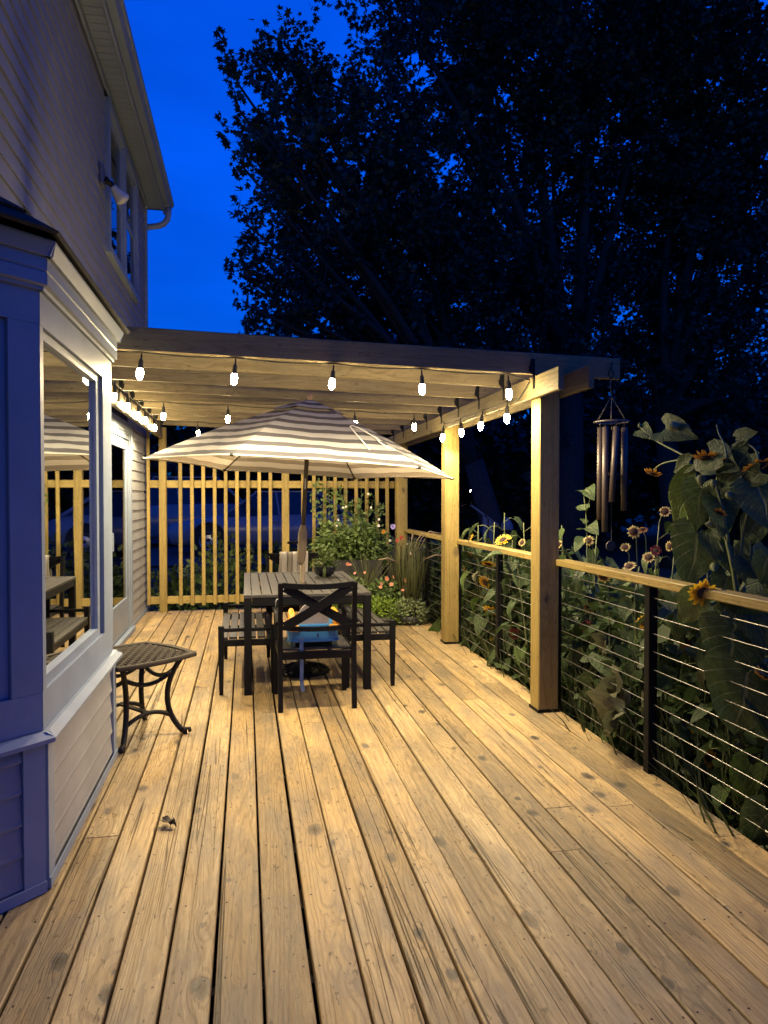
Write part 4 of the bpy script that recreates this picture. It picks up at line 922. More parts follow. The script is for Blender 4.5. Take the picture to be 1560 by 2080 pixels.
# --- between the two square posts: yellow heads low among big leaves
spots = [(2.26,4.86,1.06),(2.45,5.15,1.0),(2.24,5.42,1.02),(2.52,5.62,1.12),(2.27,5.92,1.08),(2.5,6.12,1.22),(2.25,6.36,1.22),(2.44,6.55,1.3),(2.28,6.72,1.18),(2.75,5.3,1.15),(2.8,5.9,1.2)]
for i,(x,y,h) in enumerate(spots):
    hd = []
    sunflower((x,y,-.36), h+.36, ORD[i]+' leafy sunflower from the near post in the bed behind the middle railing', 17, .19, hd, (random.uniform(-.12,.05),random.uniform(-.1,.1)), .10, .010, lo=.06)
# heads seen through the middle railing: each on its own thin stalk
for (px,py,X,sz,kd,fc,lb) in ((986,1183,2.2,.085,'yellow',(-.8,-.45,-.35),'yellow sunflower head facing the deck behind the cables, with dark centre'),
    (992,1145,2.22,.085,'yellow',(-.3,-.3,-.9),'drooping yellow sunflower head just below the middle rail'),
    (958,1127,2.2,.075,'yellow',(-.5,.1,-.6),'small yellow sunflower head next to the second post'),
    (998,1240,2.18,.10,'yellow',(-.5,-.3,-.8),'largest yellow sunflower head drooping low behind the cables'),
    (985,1217,2.25,.06,'yellow',(-.6,.4,.1),'half-open yellow sunflower head seen side-on behind the cables'),
    (945,1160,2.2,.06,'yellow',(-.5,.3,-.2),'yellow sunflower head half hidden by the second post'),
    (1022,1097,2.2,.085,'yellow',(-.4,-.2,.6),'yellow sunflower head resting above the middle rail'),
    (955,1093,2.22,.06,'yellow',(-.6,.1,.3),'yellow sunflower bloom above the rail next to the second post'),
    (1040,1215,2.3,.06,'orange',(-.7,.3,0),'dull orange sunflower head left of the near post'),
    (1046,1288,2.22,.07,'maroon',(-.5,-.5,-.3),'dark red flower head low behind the middle cables'),
    (1004,1303,2.2,.05,'yellow',(-.5,-.3,-.4),'lowest small yellow sunflower head beside the black railing post')):
    p = atX(px,py,X); t = thing('sunflower_stalk', lb, 'flower', (p.x+.06,p.y+.04,-.36), 0, 'sunflower heads behind the middle railing'); f = Vector(fc).normalized()
    sm = MB(); B = Vector((p.x+.06,p.y+.04,-.36)); sm.tube([Vector((0,0,0)), (p-B)*.6+Vector((.05,.02,0)), p-B-f*.06+Vector((.02,0,.06)), p-B-f*sz*.1], [.006,.005,.004,.004], 6); sm.build('stem', M['stem'], t, True)
    head(t, p, fc, sz, kd, int(px)); 
    for q in range(3): a = q*2.2+px; leaf(t, B+(p-B)*(.4+.2*q), (math.cos(a),math.sin(a),-.5), (math.cos(a),math.sin(a),1), .13, 'g', q)
# --- behind the far railing
for i,(x,y,h) in enumerate(((2.3,7.2,.95),(2.5,7.6,.9),(2.28,7.9,.8))):
    sunflower((x,y,-.36), h+.36, ORD[i]+' leafy sunflower beyond the second post behind the far railing', 14, .17, [], (-.05,0), .05, .009, lo=.06)
# --- near bay: cream-and-maroon branching sunflowers
near = [(2.35,4.5,1.10,[((.0,.0,.10),(-.6,-.6,.4),.05,'bi')]),(2.6,4.25,1.28,[((.02,-.03,.08),(-.5,-.8,.3),.055,'bi'),((-.1,.0,-.05),(-.8,-.3,.5),.05,'bi')]),
        (2.30,4.05,1.02,[((-.05,0,.05),(-.5,-.7,.3),.06,'bi')]),(2.75,3.95,1.30,[((.03,0,.06),(-.3,-.8,.5),.05,'maroon'),((-.14,.02,-.1),(-.7,-.5,.3),.055,'bi')]),
        (2.42,3.78,1.14,[((0,0,.06),(-.5,-.7,.4),.06,'bi'),((.1,-.06,-.02),(-.2,-.9,.3),.05,'maroon')]),(2.28,3.62,.92,[((-.02,-.03,.0),(-.7,-.6,.1),.06,'maroon')]),
        (2.65,3.55,1.22,[((0,0,.05),(-.4,-.8,.4),.055,'maroon'),((-.12,.05,-.12),(-.6,-.5,.5),.05,'bi')]),(2.32,3.35,.86,[]),(2.55,3.2,1.12,[((.02,.02,.05),(-.5,-.7,.2),.055,'bi')]),
        (2.30,3.05,.70,[]),(2.8,3.0,1.15,[((0,0,.05),(-.4,-.8,.4),.05,'bi')]),(2.5,2.85,.8,[]),(2.9,4.5,1.35,[((0,0,.1),(-.6,-.6,.4),.05,'bi')]),(2.36,2.62,.65,[])]
for i,(x,y,h,hd) in enumerate(near):
    hd = [(a_,b_,c_*.75,d_) for a_,b_,c_,d_ in hd[:1]] if i%2 else []
    sunflower((x,y,-.36), h+.36, ORD[i]+' branching plant from the near post in the bed behind the near railing', 13, .14, hd, (random.uniform(-.1,.08),random.uniform(-.08,.08)), .12, .007, 'branching sunflowers behind the near railing', .05)
def stalk(px, py, X, sz, kd, fc, lb, leaves=2, base_z=-.36):
    p = atX(px,py,X); B = Vector((p.x+.08,p.y+.05,base_z)); f = Vector(fc).normalized()
    t = thing('sunflower_stalk', lb, 'flower', B, 0, 'sunflower heads along the near railing')
    sm = MB(); sm.tube([Vector((0,0,0)), (p-B)*.6+Vector((.04,.02,0)), p-B-f*.05+Vector((.02,0,-.02)), p-B-f*sz*.1], [.005,.0045,.0035,.003], 6); sm.build('stem', M['stem'], t, True)
    head(t, p, fc, sz, kd, int(px))
    for q in range(leaves): a = q*2.2+px; leaf(t, B+(p-B)*(.45+.2*q), (math.cos(a),math.sin(a),-.4), (math.cos(a),math.sin(a),1), .10, 'g', q)
for (px,py,X,sz,kd,fc,lb) in ((1287,1080,2.6,.06,'bi',(-.5,-.8,.1),'round cream flower head above the near rail, right of the chime'),
    (1195,1098,2.6,.06,'bi',(-.6,-.6,.3),'cream flower head below the longest chime tube'),(1134,1105,2.45,.05,'bi',(-.7,-.5,.2),'cream flower head touching the near post'),
    (1270,1112,2.55,.05,'bi',(-.5,-.5,.6),'cream and maroon flower head tilted upward above the near rail'),(1318,1132,2.5,.055,'bi',(-.5,-.7,.5),'cream and maroon flower in front of the darker bloom'),
    (1332,1118,2.55,.05,'maroon',(-.4,-.8,.3),'dark maroon flower head above the near rail'),(1278,1150,2.22,.055,'bi',(-.5,-.4,.7),'cream-tipped maroon flower peeking over the near rail'),
    (1360,1110,2.5,.045,'bi',(-.9,-.2,.1),'narrow cream flower seen side-on left of the tall sunflower'),(1305,1075,2.7,.04,'orange',(-.4,-.4,.8),'small rusty bud on a thin stalk above the rail'),
    (1190,1272,2.25,.06,'maroon',(-.6,-.6,.1),'deep red flower head behind the upper near cables'),(1225,1172,2.2,.06,'bi',(-.5,-.5,-.3),'cream flower hanging just below the near rail'),
    (1307,1265,2.25,.045,'yellow',(-.5,-.6,.1),'small yellow flower left of the black near railing post'),(1405,1474,2.3,.045,'yellow',(-.5,-.8,.2),'small yellow flower behind the lower near cables'),
    (1440,1540,2.3,.05,'yellow',(-.5,-.8,.2),'bright yellow flower low behind the near cables'),(1390,1545,2.28,.035,'yellow',(-.8,-.4,.1),'tiny yellow flower beside the bright low one'),
    (1300,1550,2.2,.04,'yellow',(-.5,-.5,.4),'small yellow flower at the deck edge by the black post'),(1195,1235,2.3,.04,'orange',(-.5,-.6,.3),'small orange flower behind the cables near the square post'),
    (1392,1305,2.35,.05,'maroon',(-.5,-.6,.3),'dark red flower half hidden behind the near cables'),(1060,1102,2.3,.05,'bi',(-.6,-.4,.4),'cream flower peeking past the left edge of the near post')):
    stalk(px,py,X,sz*(.8 if kd in ('bi','maroon') else 1),kd,fc,lb)
# wilted leaves hanging over the deck edge
t = thing('wilted_sunflower', 'wilted plant with pale crumpled leaves drooping onto the deck edge', 'sunflower', (2.22,3.62,-.36))
sm = MB(); sm.tube([(0,0,0),(.01,0,.3),(-.01,.01,.62),(-.02,0,.75)], [.010,.009,.007,.004], 7); sm.build('stem', M['stem'], t, True)
for (bx,by,tx,ty,X,nn,v,k) in ((1265,1444,1240,1474,2.06,(-.2,-.6,.8),0,'w'),(1250,1440,1216,1490,2.05,(-.8,-.3,.4),1,'w'),(1236,1436,1222,1466,2.10,(-.5,-.8,.2),2,'w'),(1268,1388,1240,1420,2.14,(-.6,-.2,.6),2,'w'),(1256,1392,1226,1432,2.15,(-.3,-.8,.3),0,'w'),
    (1232,1300,1214,1332,2.2,(-.6,-.5,.4),1,'w'),(1290,1360,1272,1392,2.22,(-.4,-.6,.6),0,'g'),(1222,1330,1238,1370,2.2,(-.6,-.5,.5),2,'g'),(1205,1380,1190,1420,2.2,(-.6,-.5,.5),1,'g')):
    a = atX(bx,by,X); b = atX(tx,ty,X-.02); leaf(t, a, b-a, nn, (b-a).length*1.15, k, v, True)
t = thing('fallen_leaf_stalk', 'yellowing upright leaf poking through the railing beside the second post', 'leaf', (2.03,7.30,0))
p = atX(880,1290,1.99); q = atX(888,1255,2.0); leaf(t, p, q-p, (-.5,-.8,.2), .19, 'b', 1); sm = MB(); sm.tube([(0,0,.0),(-.02,.0,.03),Vector(p)-Vector((2.03,7.30,0))], .004, 6); sm.build('stem', M['stem'], t, True)
t = thing('drooping_leaf_stalk', 'pale green leaf lying on the deck edge below the middle railing', 'leaf', (2.2,5.6,-.36))
for (bx,by,tx,ty) in ((1015,1345,996,1362),(1022,1350,1045,1368),(1010,1330,990,1345)):
    a = atX(bx,by,2.1); b = atX(tx,ty,2.04); leaf(t, a, b-a, (-.4,-.4,.9), .17, 'g', int(bx))
sm = MB(); sm.tube([(0,0,0),(-.03,0,.2),(-.1,.0,.43)], .006, 6); sm.build('stem', M['stem'], t, True)
# --- the tall sunflower leaning over the rail at the right
XT = 2.24; B0 = Vector((2.42,2.95,-.36))
ts = thing('tall_sunflower', 'tallest sunflower leaning over the rail at the right edge, large drooping leaves', 'sunflower', B0)
def PX(x, y, X=XT): return atX(x,y,X)
sm = MB()
def stp(pts, r0, r1, X=XT, n=8):
    P = [PX(x,y,X if not isinstance(X,(list,tuple)) else X[i]) for i,(x,y) in enumerate(pts)]; Q = []
    for i in range(len(P)-1):
        for k in range(4):
            u = k/4; p0 = P[max(i-1,0)]; p1 = P[i]; p2 = P[i+1]; p3 = P[min(i+2,len(P)-1)]
            Q.append(.5*((2*p1)+(p2-p0)*u+(2*p0-5*p1+4*p2-p3)*u*u+(3*p1-p0-3*p2+p3)*u**3))
    Q.append(P[-1]); sm.tube([q-B0 for q in Q], [r0+(r1-r0)*i/(len(Q)-1) for i in range(len(Q))], n)
stp([(1556,1790),(1535,1600),(1520,1450),(1512,1330),(1500,1230),(1490,1160),(1475,1090)], .016, .010, [2.42,2.38,2.34,2.30,2.28,2.26,2.25])
stp([(1475,1090),(1464,1052),(1432,1000),(1404,950),(1396,930),(1350,905),(1322,890),(1298,886)], .009, .004)
stp([(1480,1100),(1470,1040),(1455,980),(1475,940),(1472,905),(1460,880),(1456,862)], .008, .003)
stp([(1500,1180),(1510,1080),(1530,1000),(1540,940),(1535,915),(1516,900),(1495,892)], .008, .003, 2.3)
stp([(1400,945),(1380,935),(1345,942),(1328,955)], .005, .004); stp([(1345,902),(1346,885),(1350,872)], .004, .003); stp([(1312,887),(1310,876),(1300,868)], .004, .003)
stp([(1512,1330),(1480,1215),(1455,1208),(1432,1208)], .006, .004, [2.3,2.2,2.08,2.06]); stp([(1470,1120),(1455,1090),(1445,1070)], .005,.004); stp([(1480,1110),(1462,1070),(1455,1045)], .005, .004)
stp([(1520,1450),(1530,1370),(1522,1366)], .005, .004, [2.34,2.25,2.2]); stp([(1512,1330),(1500,1290),(1493,1279)], .005, .004, [2.3,2.22,2.16])
sm.build('stem', M['stem'], ts, True)
for (bx,by,tx,ty,wpx,k,X,v) in ((1413,982,1351,1072,52,'b',2.24,0),(1426,992,1407,1078,58,'g',2.22,1),(1420,1083,1397,1186,74,'g',2.2,2),(1440,1085,1452,1135,30,'g',2.22,0),
    (1493,1277,1470,1376,96,'g',2.12,2),(1522,1366,1492,1486,112,'g',2.14,2),(1441,1305,1456,1364,38,'b',2.16,0),(1420,1212,1366,1276,40,'g',2.06,1),
    (1540,985,1562,1065,70,'g',2.3,2),(1508,1215,1562,1310,70,'g',2.16,1),(1490,1110,1500,1175,50,'g',2.3,0),(1525,1140,1548,1205,56,'g',2.32,1),(1478,1170,1462,1240,44,'g',2.28,0),
    (1540,1060,1500,1110,45,'g',2.34,1),(1525,1552,1497,1636,44,'b',2.2,0),(1552,1590,1540,1650,44,'g',2.3,1),(1560,1650,1512,1728,48,'g',2.14,0),(1400,940,1360,958,22,'g',2.22,0),
    (1455,955,1415,945,26,'g',2.2,1),(1440,925,1490,950,34,'g',2.24,2),(1490,965,1440,1010,40,'g',2.26,1),(1520,920,1480,970,40,'g',2.3,0),(1545,960,1510,985,30,'g',2.28,2),
    (1352,872,1392,876,28,'g',2.24,1),(1497,893,1530,878,22,'g',2.3,2),(1302,872,1318,884,14,'g',2.24,0),(1560,1130,1545,1180,40,'g',2.24,0),(1545,1420,1562,1490,50,'g',2.2,1),(1556,1240,1530,1330,60,'b',2.2,0),
    (1470,1330,1440,1400,70,'g',2.42,1),(1430,1350,1400,1420,60,'g',2.5,0),(1480,1580,1450,1650,60,'g',2.5,2),(1500,1480,1530,1560,70,'g',2.35,2)):
    a = PX(bx,by,X); b = PX(tx,ty,X-.015); L = (b-a).length; scl = L*1.12
    o = leaf(ts, a, b-a, (-.62,-.72,.25+.2*random.uniform(-1,1)), scl, k, v, True); o.matrix_basis = o.matrix_basis @ Matrix.Scale(max(.55,min(1.25,wpx/math.hypot(tx-bx,ty-by)/.72)), 4, (1,0,0))
for q in range(22):
    x = random.uniform(1462,1568); y = random.uniform(985,1400); X = random.uniform(2.24,2.5); a = PX(x,y,X); d = Vector((random.uniform(-.6,.3),random.uniform(-.5,.5),random.uniform(-1.1,-.3)))
    leaf(ts, a, d, (-.5+random.uniform(-.5,.5),-.6+random.uniform(-.4,.4),.5), random.uniform(.12,.21), 'b' if q%7 == 0 else 'g', q, True)
for (x,y,X,sz,kd,fc) in ((1325,962,2.24,.055,'orange',(-.4,-.1,-.9)),(1433,930,2.22,.065,'orange',(-.2,-.3,-.9)),(1475,935,2.26,.06,'orange',(-.1,.4,.7)),(1540,945,2.3,.085,'orange',(.1,-.4,-.85)),
    (1428,1204,2.05,.075,'yellow',(-.25,-.75,-.35)),(1449,1292,2.2,.06,'yellow',(-.4,.5,-.2)),(1553,1372,2.16,.06,'yellow',(-.2,.3,-.8)),(1402,955,2.24,.045,'orange',(-.5,.1,-.7)),(1462,1042,2.22,.04,'orange',(-.5,-.2,-.6)),(1515,1245,2.2,.05,'orange',(.2,-.3,-.9))):
    head(ts, PX(x,y,X), fc, sz, kd, int(x))
for (x,y,X,s,ax_) in ((1424,972,2.2,.042,(-.3,-.3,-1)),(1450,980,2.19,.03,(-.2,0,-1)),(1446,1066,2.2,.035,(-.9,.2,.1)),(1365,866,2.22,.05,(.6,-.2,.1)),(1452,1150,2.24,.045,(-.5,-.6,-.4)),(1300,866,2.24,.022,(-.2,0,1)),(1480,1005,2.2,.03,(.5,0,-.7))):
    mb = MB(); p = PX(x,y,X)-B0; mb.lathe([(.0,-.5*s),(.4*s,-.3*s),(.55*s,.1*s),(.4*s,.55*s),(.12*s,.9*s),(.0,1.0*s)], 9, p, ax_); mb.build('bud', M['stem'], ts, True)
# thin tall stalk before the dark beside the chime
t = thing('tall_thin_stalk', 'thin bare stalk with small leaves rising left of the wind chime', 'plant', (2.62,4.55,-.36)); sm = MB()
P = [atX(x,y,2.55) for x,y in ((1193,1150),(1192,1080),(1190,1045),(1186,1005),(1188,995))]; Bq = Vector((2.62,4.55,-.36))
sm.tube([Vector((0,0,0))]+[p-Bq for p in P], [.006,.005,.004,.004,.003,.002], 6); sm.tube([P[2]-Bq, atX(1200,1008,2.55)-Bq, atX(1207,1010,2.55)-Bq], .002, 5); sm.build('stem', M['stem'], t, True)
for (bx,by,tx,ty) in ((1190,1035,1172,1028),(1190,1062,1180,1054),(1192,1072,1206,1070),(1188,995,1200,1000)):
    a = atX(bx,by,2.55); b = atX(tx,ty,2.52); leaf(t, a, b-a, (-.4,-.5,.8), (b-a).length*1.2, 'g', int(bx))
# grass and undergrowth filling the bed
nB = 9000; P = np.stack([rng.uniform(2.16,3.6,nB), rng.uniform(1.9,9.3,nB), np.full(nB,-.36)],1)
tvB = np.array([(-.011,0,0),(.011,0,0),(.010,.35,.02),(-.010,.35,.02),(.007,.7,.10),(-.007,.7,.10),(0,1,.26)]); tfB = np.array([(0,1,2),(0,2,3),(3,2,4),(3,4,5),(5,4,6)])
T = np.stack([rng.normal(0,.28,nB), rng.normal(0,.28,nB), np.ones(nB)],1); Vv, Ff = scatter(P, T, rdir(nB), rng.uniform(.25,.85,nB), tvB, tfB)
o = stuff(link('bed_grass', np_mesh('bed_grass', Vv, Ff, M['bedgrass']))); tag(o, 'dark green grass and undergrowth filling the bed behind the railing', 'grass')
nB = 9500; P = np.stack([2.2+np.abs(rng.normal(0,.5,nB)), rng.uniform(2.0,9.3,nB), -.3+1.18*rng.random(nB)**1.15],1)
tvq = np.array([(0,0,0),(.38,.25,.04),(.32,.6,.02),(0,1,-.12),(-.32,.6,.02),(-.38,.25,.04)]); tfq = np.array([(0,1,2),(0,2,3),(0,3,4),(0,4,5)])
Vv, Ff = scatter(P, rdir(nB,-1)*np.array([1,1,.6])-np.array([0,0,.2]), rdir(nB,.1), rng.uniform(.05,.14,nB), tvq, tfq)
o = stuff(link('undergrowth_leaves', np_mesh('undergrowth', Vv, Ff, M['sunleaf']))); tag(o, 'tangle of small leaves between the sunflower stems', 'foliage')
# ============================================================ potted plants in the far right corner
tvR = np.array([(0,0,0),(.26,.25,.03),(.24,.6,.02),(0,1,-.08),(-.24,.6,.02),(-.26,.25,.03)])
def foliage(parent, name, n, cen, rad, size, mat, zlo=-.3, shell=.4):
    d = rdir(n, -1); r = (shell+(1-shell)*rng.random(n))[:,None]; P = np.array(cen)+d*np.array(rad)*r
    T = d*np.array([1,1,.5])+rdir(n)*.7+np.array([0,0,zlo]); Vv, Ff = scatter(P, T, d+rdir(n)*.6+np.array([0,0,.4]), rng.uniform(size*.6,size*1.3,n), tvR, tfq)
    return stuff(link(name, np_mesh(name, Vv, Ff, mat), parent))
def blooms(parent, mat, pts, size, n=5, wid=.75, disc=M['disc_y'], name='blossom', layers=1):
    for i,(p,f) in enumerate(pts):
        o = link(name, petal_mesh(name, mat, n, .12, 1.0, wid, .2, .05, i+9, layers), parent); fz = Vector(f).normalized(); x = fz.orthogonal(); y = fz.cross(x)
        fz2 = (fz+Vector((random.uniform(-.5,.5),0,random.uniform(-.4,.5)))).normalized(); x = fz2.orthogonal().normalized(); y = fz2.cross(x)
        o.matrix_basis = Matrix.Translation(Vector(p)) @ Matrix((x,y,fz2)).transposed().to_4x4() @ Matrix.Rotation(random.uniform(0,6),4,'Z') @ Matrix.Scale(size*random.uniform(.7,1.2),4)
        mb = MB(); mb.lathe([(.0,-.05),(.18,0),(.12,.09),(0,.11)], 8); q = link('blossom_centre', mb.mesh('c', disc, True), o)
PL = plain('planter_box_dark', (.022,.02,.02), .55, 0, .1)
def planter(loc, w, d, h, label):
    t = thing('planter_box', label, 'planter', loc, 0, 'dark planter boxes in the far corner'); mb = MB(); q = .012
    mb.cbox(-w/2,w/2,-d/2,-d/2+q,0,h); mb.build('side_panel', PL, t); mb = MB(); mb.cbox(-w/2,w/2,d/2-q,d/2,0,h); mb.build('side_panel', PL, t)
    mb = MB(); mb.cbox(-w/2,-w/2+q,-d/2+q+.001,d/2-q-.001,0,h-.001); mb.build('side_panel', PL, t); mb = MB(); mb.cbox(w/2-q,w/2,-d/2+q+.001,d/2-q-.001,0,h-.001); mb.build('side_panel', PL, t)
    mb = MB(); mb.box(-w/2+q+.001,w/2-q-.001,-d/2+q+.001,d/2-q-.001,.02,h-.04); mb.build('soil', M['soil'], t); return t
planter((1.34,8.85,0), .62, .40, .68, 'tall dark planter box behind the pink flowers, vines growing from it')
planter((1.86,8.75,0), .30, .40, .60, 'narrow dark planter box against the back corner post')
planter((.98,8.95,0), .34, .34, .45, 'short dark planter box left of the vines')
# climbing vine on strings
vn = thing('climbing_vine', 'leafy vine with white blooms climbing strings in front of the slat screen', 'vine', (1.25,8.95,.62)); sm = MB()
for k in range(9):
    x0 = -.30+.085*k; P = []; top_z = random.uniform(.75,1.22)
    for i in range(14):
        u = i/13; P.append((x0+.05*math.sin(7*u+k)+.05*(k-4)*u*.3, .12+.06*math.cos(6*u+k*2)+.16*u, u*top_z))
    sm.tube(P, [.004-.0025*i/13 for i in range(14)], 5)
    nl = 120; u = rng.random(nl)**1.2; Pp = np.array([np.array(P)[min(13,int(a*13))] for a in u])+rng.normal(0,.035,(nl,3)); 
    Vv, Ff = scatter(Pp, rdir(nl,-.6), rdir(nl,0)+np.array([0,-.6,.3]), rng.uniform(.035,.075,nl), tvR, tfq); stuff(link('vine_leaves', np_mesh('vl', Vv, Ff, M['bushleaf']), vn))
for x in (-.2,.02,.22,.4): sm.tube([(x,.2,-.1),(x,.22,1.28)], .0015, 4)
sm.build('vine_stems', M['stem'], vn, True)
foliage(vn, 'lower_leaves', 3200, (.02,-.04,.16), (.52,.26,.40), .062, M['bushleaf'], -.1, .3)
foliage(vn, 'outer_leaves', 900, (.30,-.05,.22), (.32,.2,.28), .052, M['bushleaf'], -.1, .4)
L1 = Vector((1.25,8.95,.62))
def rel(px,py,Y,L): return atY(px,py,Y)-L
blooms(vn, M['p_white'], [(rel(px,py,8.72,L1),(-.2,-1,.3)) for px,py in ((697,1031),(703,1029),(687,1056),(684,1068),(770,1055),(769,1068),(792,1098),(828,1105),(748,1003),(754,1031))], .021, 6, .7)
blooms(vn, M['p_purple'], [(rel(798,1070,8.6,L1),(-.1,-1,.35))], .042, 16, .4, M['p_purple'], 'purple_bloom', 3)
blooms(vn, M['p_red'], [(rel(807,1098,8.5,L1),(-.1,-1,.35)),(rel(815,1092,8.5,L1),(.2,-1,.35))], .028, 12, .4, M['disc_y'], 'red_bloom', 2)
blooms(vn, M['p_orange'], [(rel(779,1080,8.55,L1),(-.1,-1,.5))], .026, 10, .4, M['disc_y'], 'orange_bloom', 2)
# fountain grass
fg = thing('fountain_grass', 'arching fountain grass with plumes in the corner by the railing', 'ornamental grass', (1.88,8.15,.0)); nG = 800
mb = MB(); mb.lathe([(.10,0),(.13,.02),(.155,.24),(.165,.27),(.15,.27),(.14,.24)], 18); mb.build('pot', PL, fg, True)
P = np.stack([rng.normal(0,.05,nG), rng.normal(0,.05,nG), np.full(nG,.25)],1); T = np.stack([rng.normal(0,.42,nG), rng.normal(0,.40,nG), np.ones(nG)],1)
tvG = np.array([(-.006,0,0),(.006,0,0),(.006,.3,.01),(-.006,.3,.01),(.005,.6,.09),(-.005,.6,.09),(.004,.85,.24),(-.004,.85,.24),(0,1,.42)]); tfG = np.array([(0,1,2),(0,2,3),(3,2,4),(3,4,5),(5,4,6),(5,6,7),(7,6,8)])
nn_ = np.stack([-T[:,0],-T[:,1],np.zeros(nG)],1)+1e-3; Vv, Ff = scatter(P, T, nn_, rng.uniform(.35,.72,nG), tvG, tfG); stuff(link('grass_blades', np_mesh('fg', Vv, Ff, M['grassleaf']), fg))
for k,(dx,dy,h) in enumerate(((.10,-.05,.92),(.16,-.08,.95),(.22,-.02,.93),(-.22,-.12,.62),(.18,-.2,.66),(.30,.0,.75),(-.05,-.25,.7),(.05,.1,.9))):
    mb = MB(); Q = [(0,0,.25),(dx*.35,dy*.35,.25+h*.55),(dx*.8,dy*.8,.2+h*.82),(dx*1.35,dy*1.35,.2+h*.90),(dx*1.9,dy*1.9,.2+h*.88)]
    mb.tube(Q, [.002,.002,.004,.010,.003], 6); mb.build('plume', M['plume'], fg, True)
# spiky grass in the middle
sg = thing('spiky_plant', 'upright spiky grass plant between the vine and the pink flowers', 'plant', (1.42,8.48,.30)); nG = 60
T = np.stack([rng.normal(0,.35,nG), rng.normal(0,.3,nG), np.ones(nG)],1); Vv, Ff = scatter(np.stack([rng.normal(0,.03,nG),rng.normal(0,.03,nG),np.zeros(nG)],1), T, rdir(nG), rng.uniform(.3,.58,nG), tvG*np.array([1.6,1,.4]), tfG); stuff(link('spiky_blades', np_mesh('sg', Vv, Ff, M['grassleaf']), sg))
mb = MB(); mb.lathe([(.10,-.30),(.12,-.28),(.14,-.03),(.145,.0),(.13,.0),(.12,-.03)], 18); mb.build('pot', PL, sg, True)
# pink impatiens
def impatiens(loc, rad, n, pts, label):
    t = thing('pink_impatiens', label, 'flowers', loc, 0, 'pots of pink impatiens'); mb = MB(); mb.lathe([(.10,0),(.12,.02),(.15,.22),(.16,.25),(.14,.25),(.13,.22)], 18); mb.build('pot', PL, t, True)
    foliage(t, 'leaves', n, (0,0,.32), rad, .06, M['bushleaf'], -.2, .3); L = Vector(loc)
    blooms(t, M['p_pink'], [(atY(px,py,Y)-L,(-.15+random.uniform(-.8,.8),-1,.5+random.uniform(-.5,.7))) for px,py,Y in pts], .026, 5, .95)
impatiens((1.66,8.22,0), (.30,.20,.18), 700, [(786,1175,8.0),(799,1172,8.0),(823,1179,8.02),(775,1186,8.0),(773,1193,7.98),(818,1199,7.97),(795,1187,7.97)], 'pink impatiens in the pot nearest the fountain grass')
impatiens((1.18,8.45,0), (.26,.18,.20), 600, [(711,1147,8.2),(721,1164,8.15),(741,1163,8.15),(706,1146,8.25)], 'pink impatiens in the pot left of the spiky plant')
# lime ground cover and variegated trailer in low bowls
lm = thing('lime_mound_plant', 'bright lime green mound of foliage spilling onto the deck', 'plant', (1.52,8.05,0)); foliage(lm, 'leaves', 3200, (0,-.02,.12), (.34,.19,.20), .03, M['limeleaf'], 0, .55); foliage(lm, 'left_leaves', 1500, (-.33,.12,.10), (.25,.15,.15), .03, M['limeleaf'], 0, .5)
mb = MB(); mb.lathe([(.10,0),(.20,.01),(.22,.10),(.20,.10)], 18); mb.build('pot', PL, lm, True)
vg = thing('variegated_trailer', 'cream-edged trailing plant spilling onto the deck right of the lime mound', 'plant', (1.84,7.98,0)); foliage(vg, 'leaves', 1900, (0,0,.12), (.23,.16,.18), .036, M['varleaf'], 0, .5)
mb = MB(); mb.lathe([(.08,0),(.14,.01),(.16,.10),(.14,.10)], 18); mb.build('pot', PL, vg, True)
lm2 = thing('fine_leaf_plant', 'fine-leaved green plant behind the table corner', 'plant', (1.22,8.15,0)); foliage(lm2, 'leaves', 1500, (0,.1,.26), (.26,.18,.26), .035, M['bushleaf'], .2, .3)
mb = MB(); mb.lathe([(.08,0),(.12,.01),(.14,.15),(.12,.15)], 18); mb.build('pot', PL, lm2, True)
# small bird-feeder ring on the back post
mb = MB(); mb.lathe([(.01,-.01),(.035,0),(.04,.012),(.02,.02)], 14); o = mb.build('thermometer_dial', plain('dial', (.45,.35,.3), .4), None, True); pz = atY(822,966,9.225); o.matrix_basis = Matrix.Translation(pz) @ Matrix.Rotation(R(90),4,'X'); tag(o, 'small round pale dial on the back corner post under the parasol', 'dial')
# ============================================================ beyond the screen: shrubs, cars, woods, far lights
for i,(px,Y,z,rx,rz_,lb) in enumerate(((455,10.6,.35,.55,.75,'leafy shrub behind the slat screen left of the table'),(360,10.9,-.1,.5,.35,'low shrub behind the bottom rail of the screen near the house'),(560,10.9,.15,.6,.6,'low dark shrub behind the screen at the table'),(690,11.4,.3,.8,.8,'dark shrub behind the screen behind the vine'))):
    p = atY(px,1000,Y); t = thing('garden_shrub', lb, 'shrub', (p.x,Y,-.35), 0, 'shrubs behind the slat screen'); mb = MB()
    for k in range(7): a = k*.9; mb.tube([(0,0,0),(rx*.4*math.cos(a),.2*math.sin(a),.35),(rx*.7*math.cos(a),.35*math.sin(a),.6+z*.6)], [.012,.008,.003], 5)
    mb.build('branches', M['bark'], t, True); foliage(t, 'leaves', 900, (0,0,.35+z*.6), (rx,.4,.35+rz_*.5), .10, M['bushleaf'] if i < 2 else M['shrubleaf'], .4, .3)
CARP = plain('car_paint_white', (.18,.20,.24), .25, .0, .03); CARG = plain('car_glass', (.012,.014,.018), .06, 0, .02); TYRE = M['rubber']; RIMM = plain('wheel_rim', (.35,.35,.37), .3, .8)
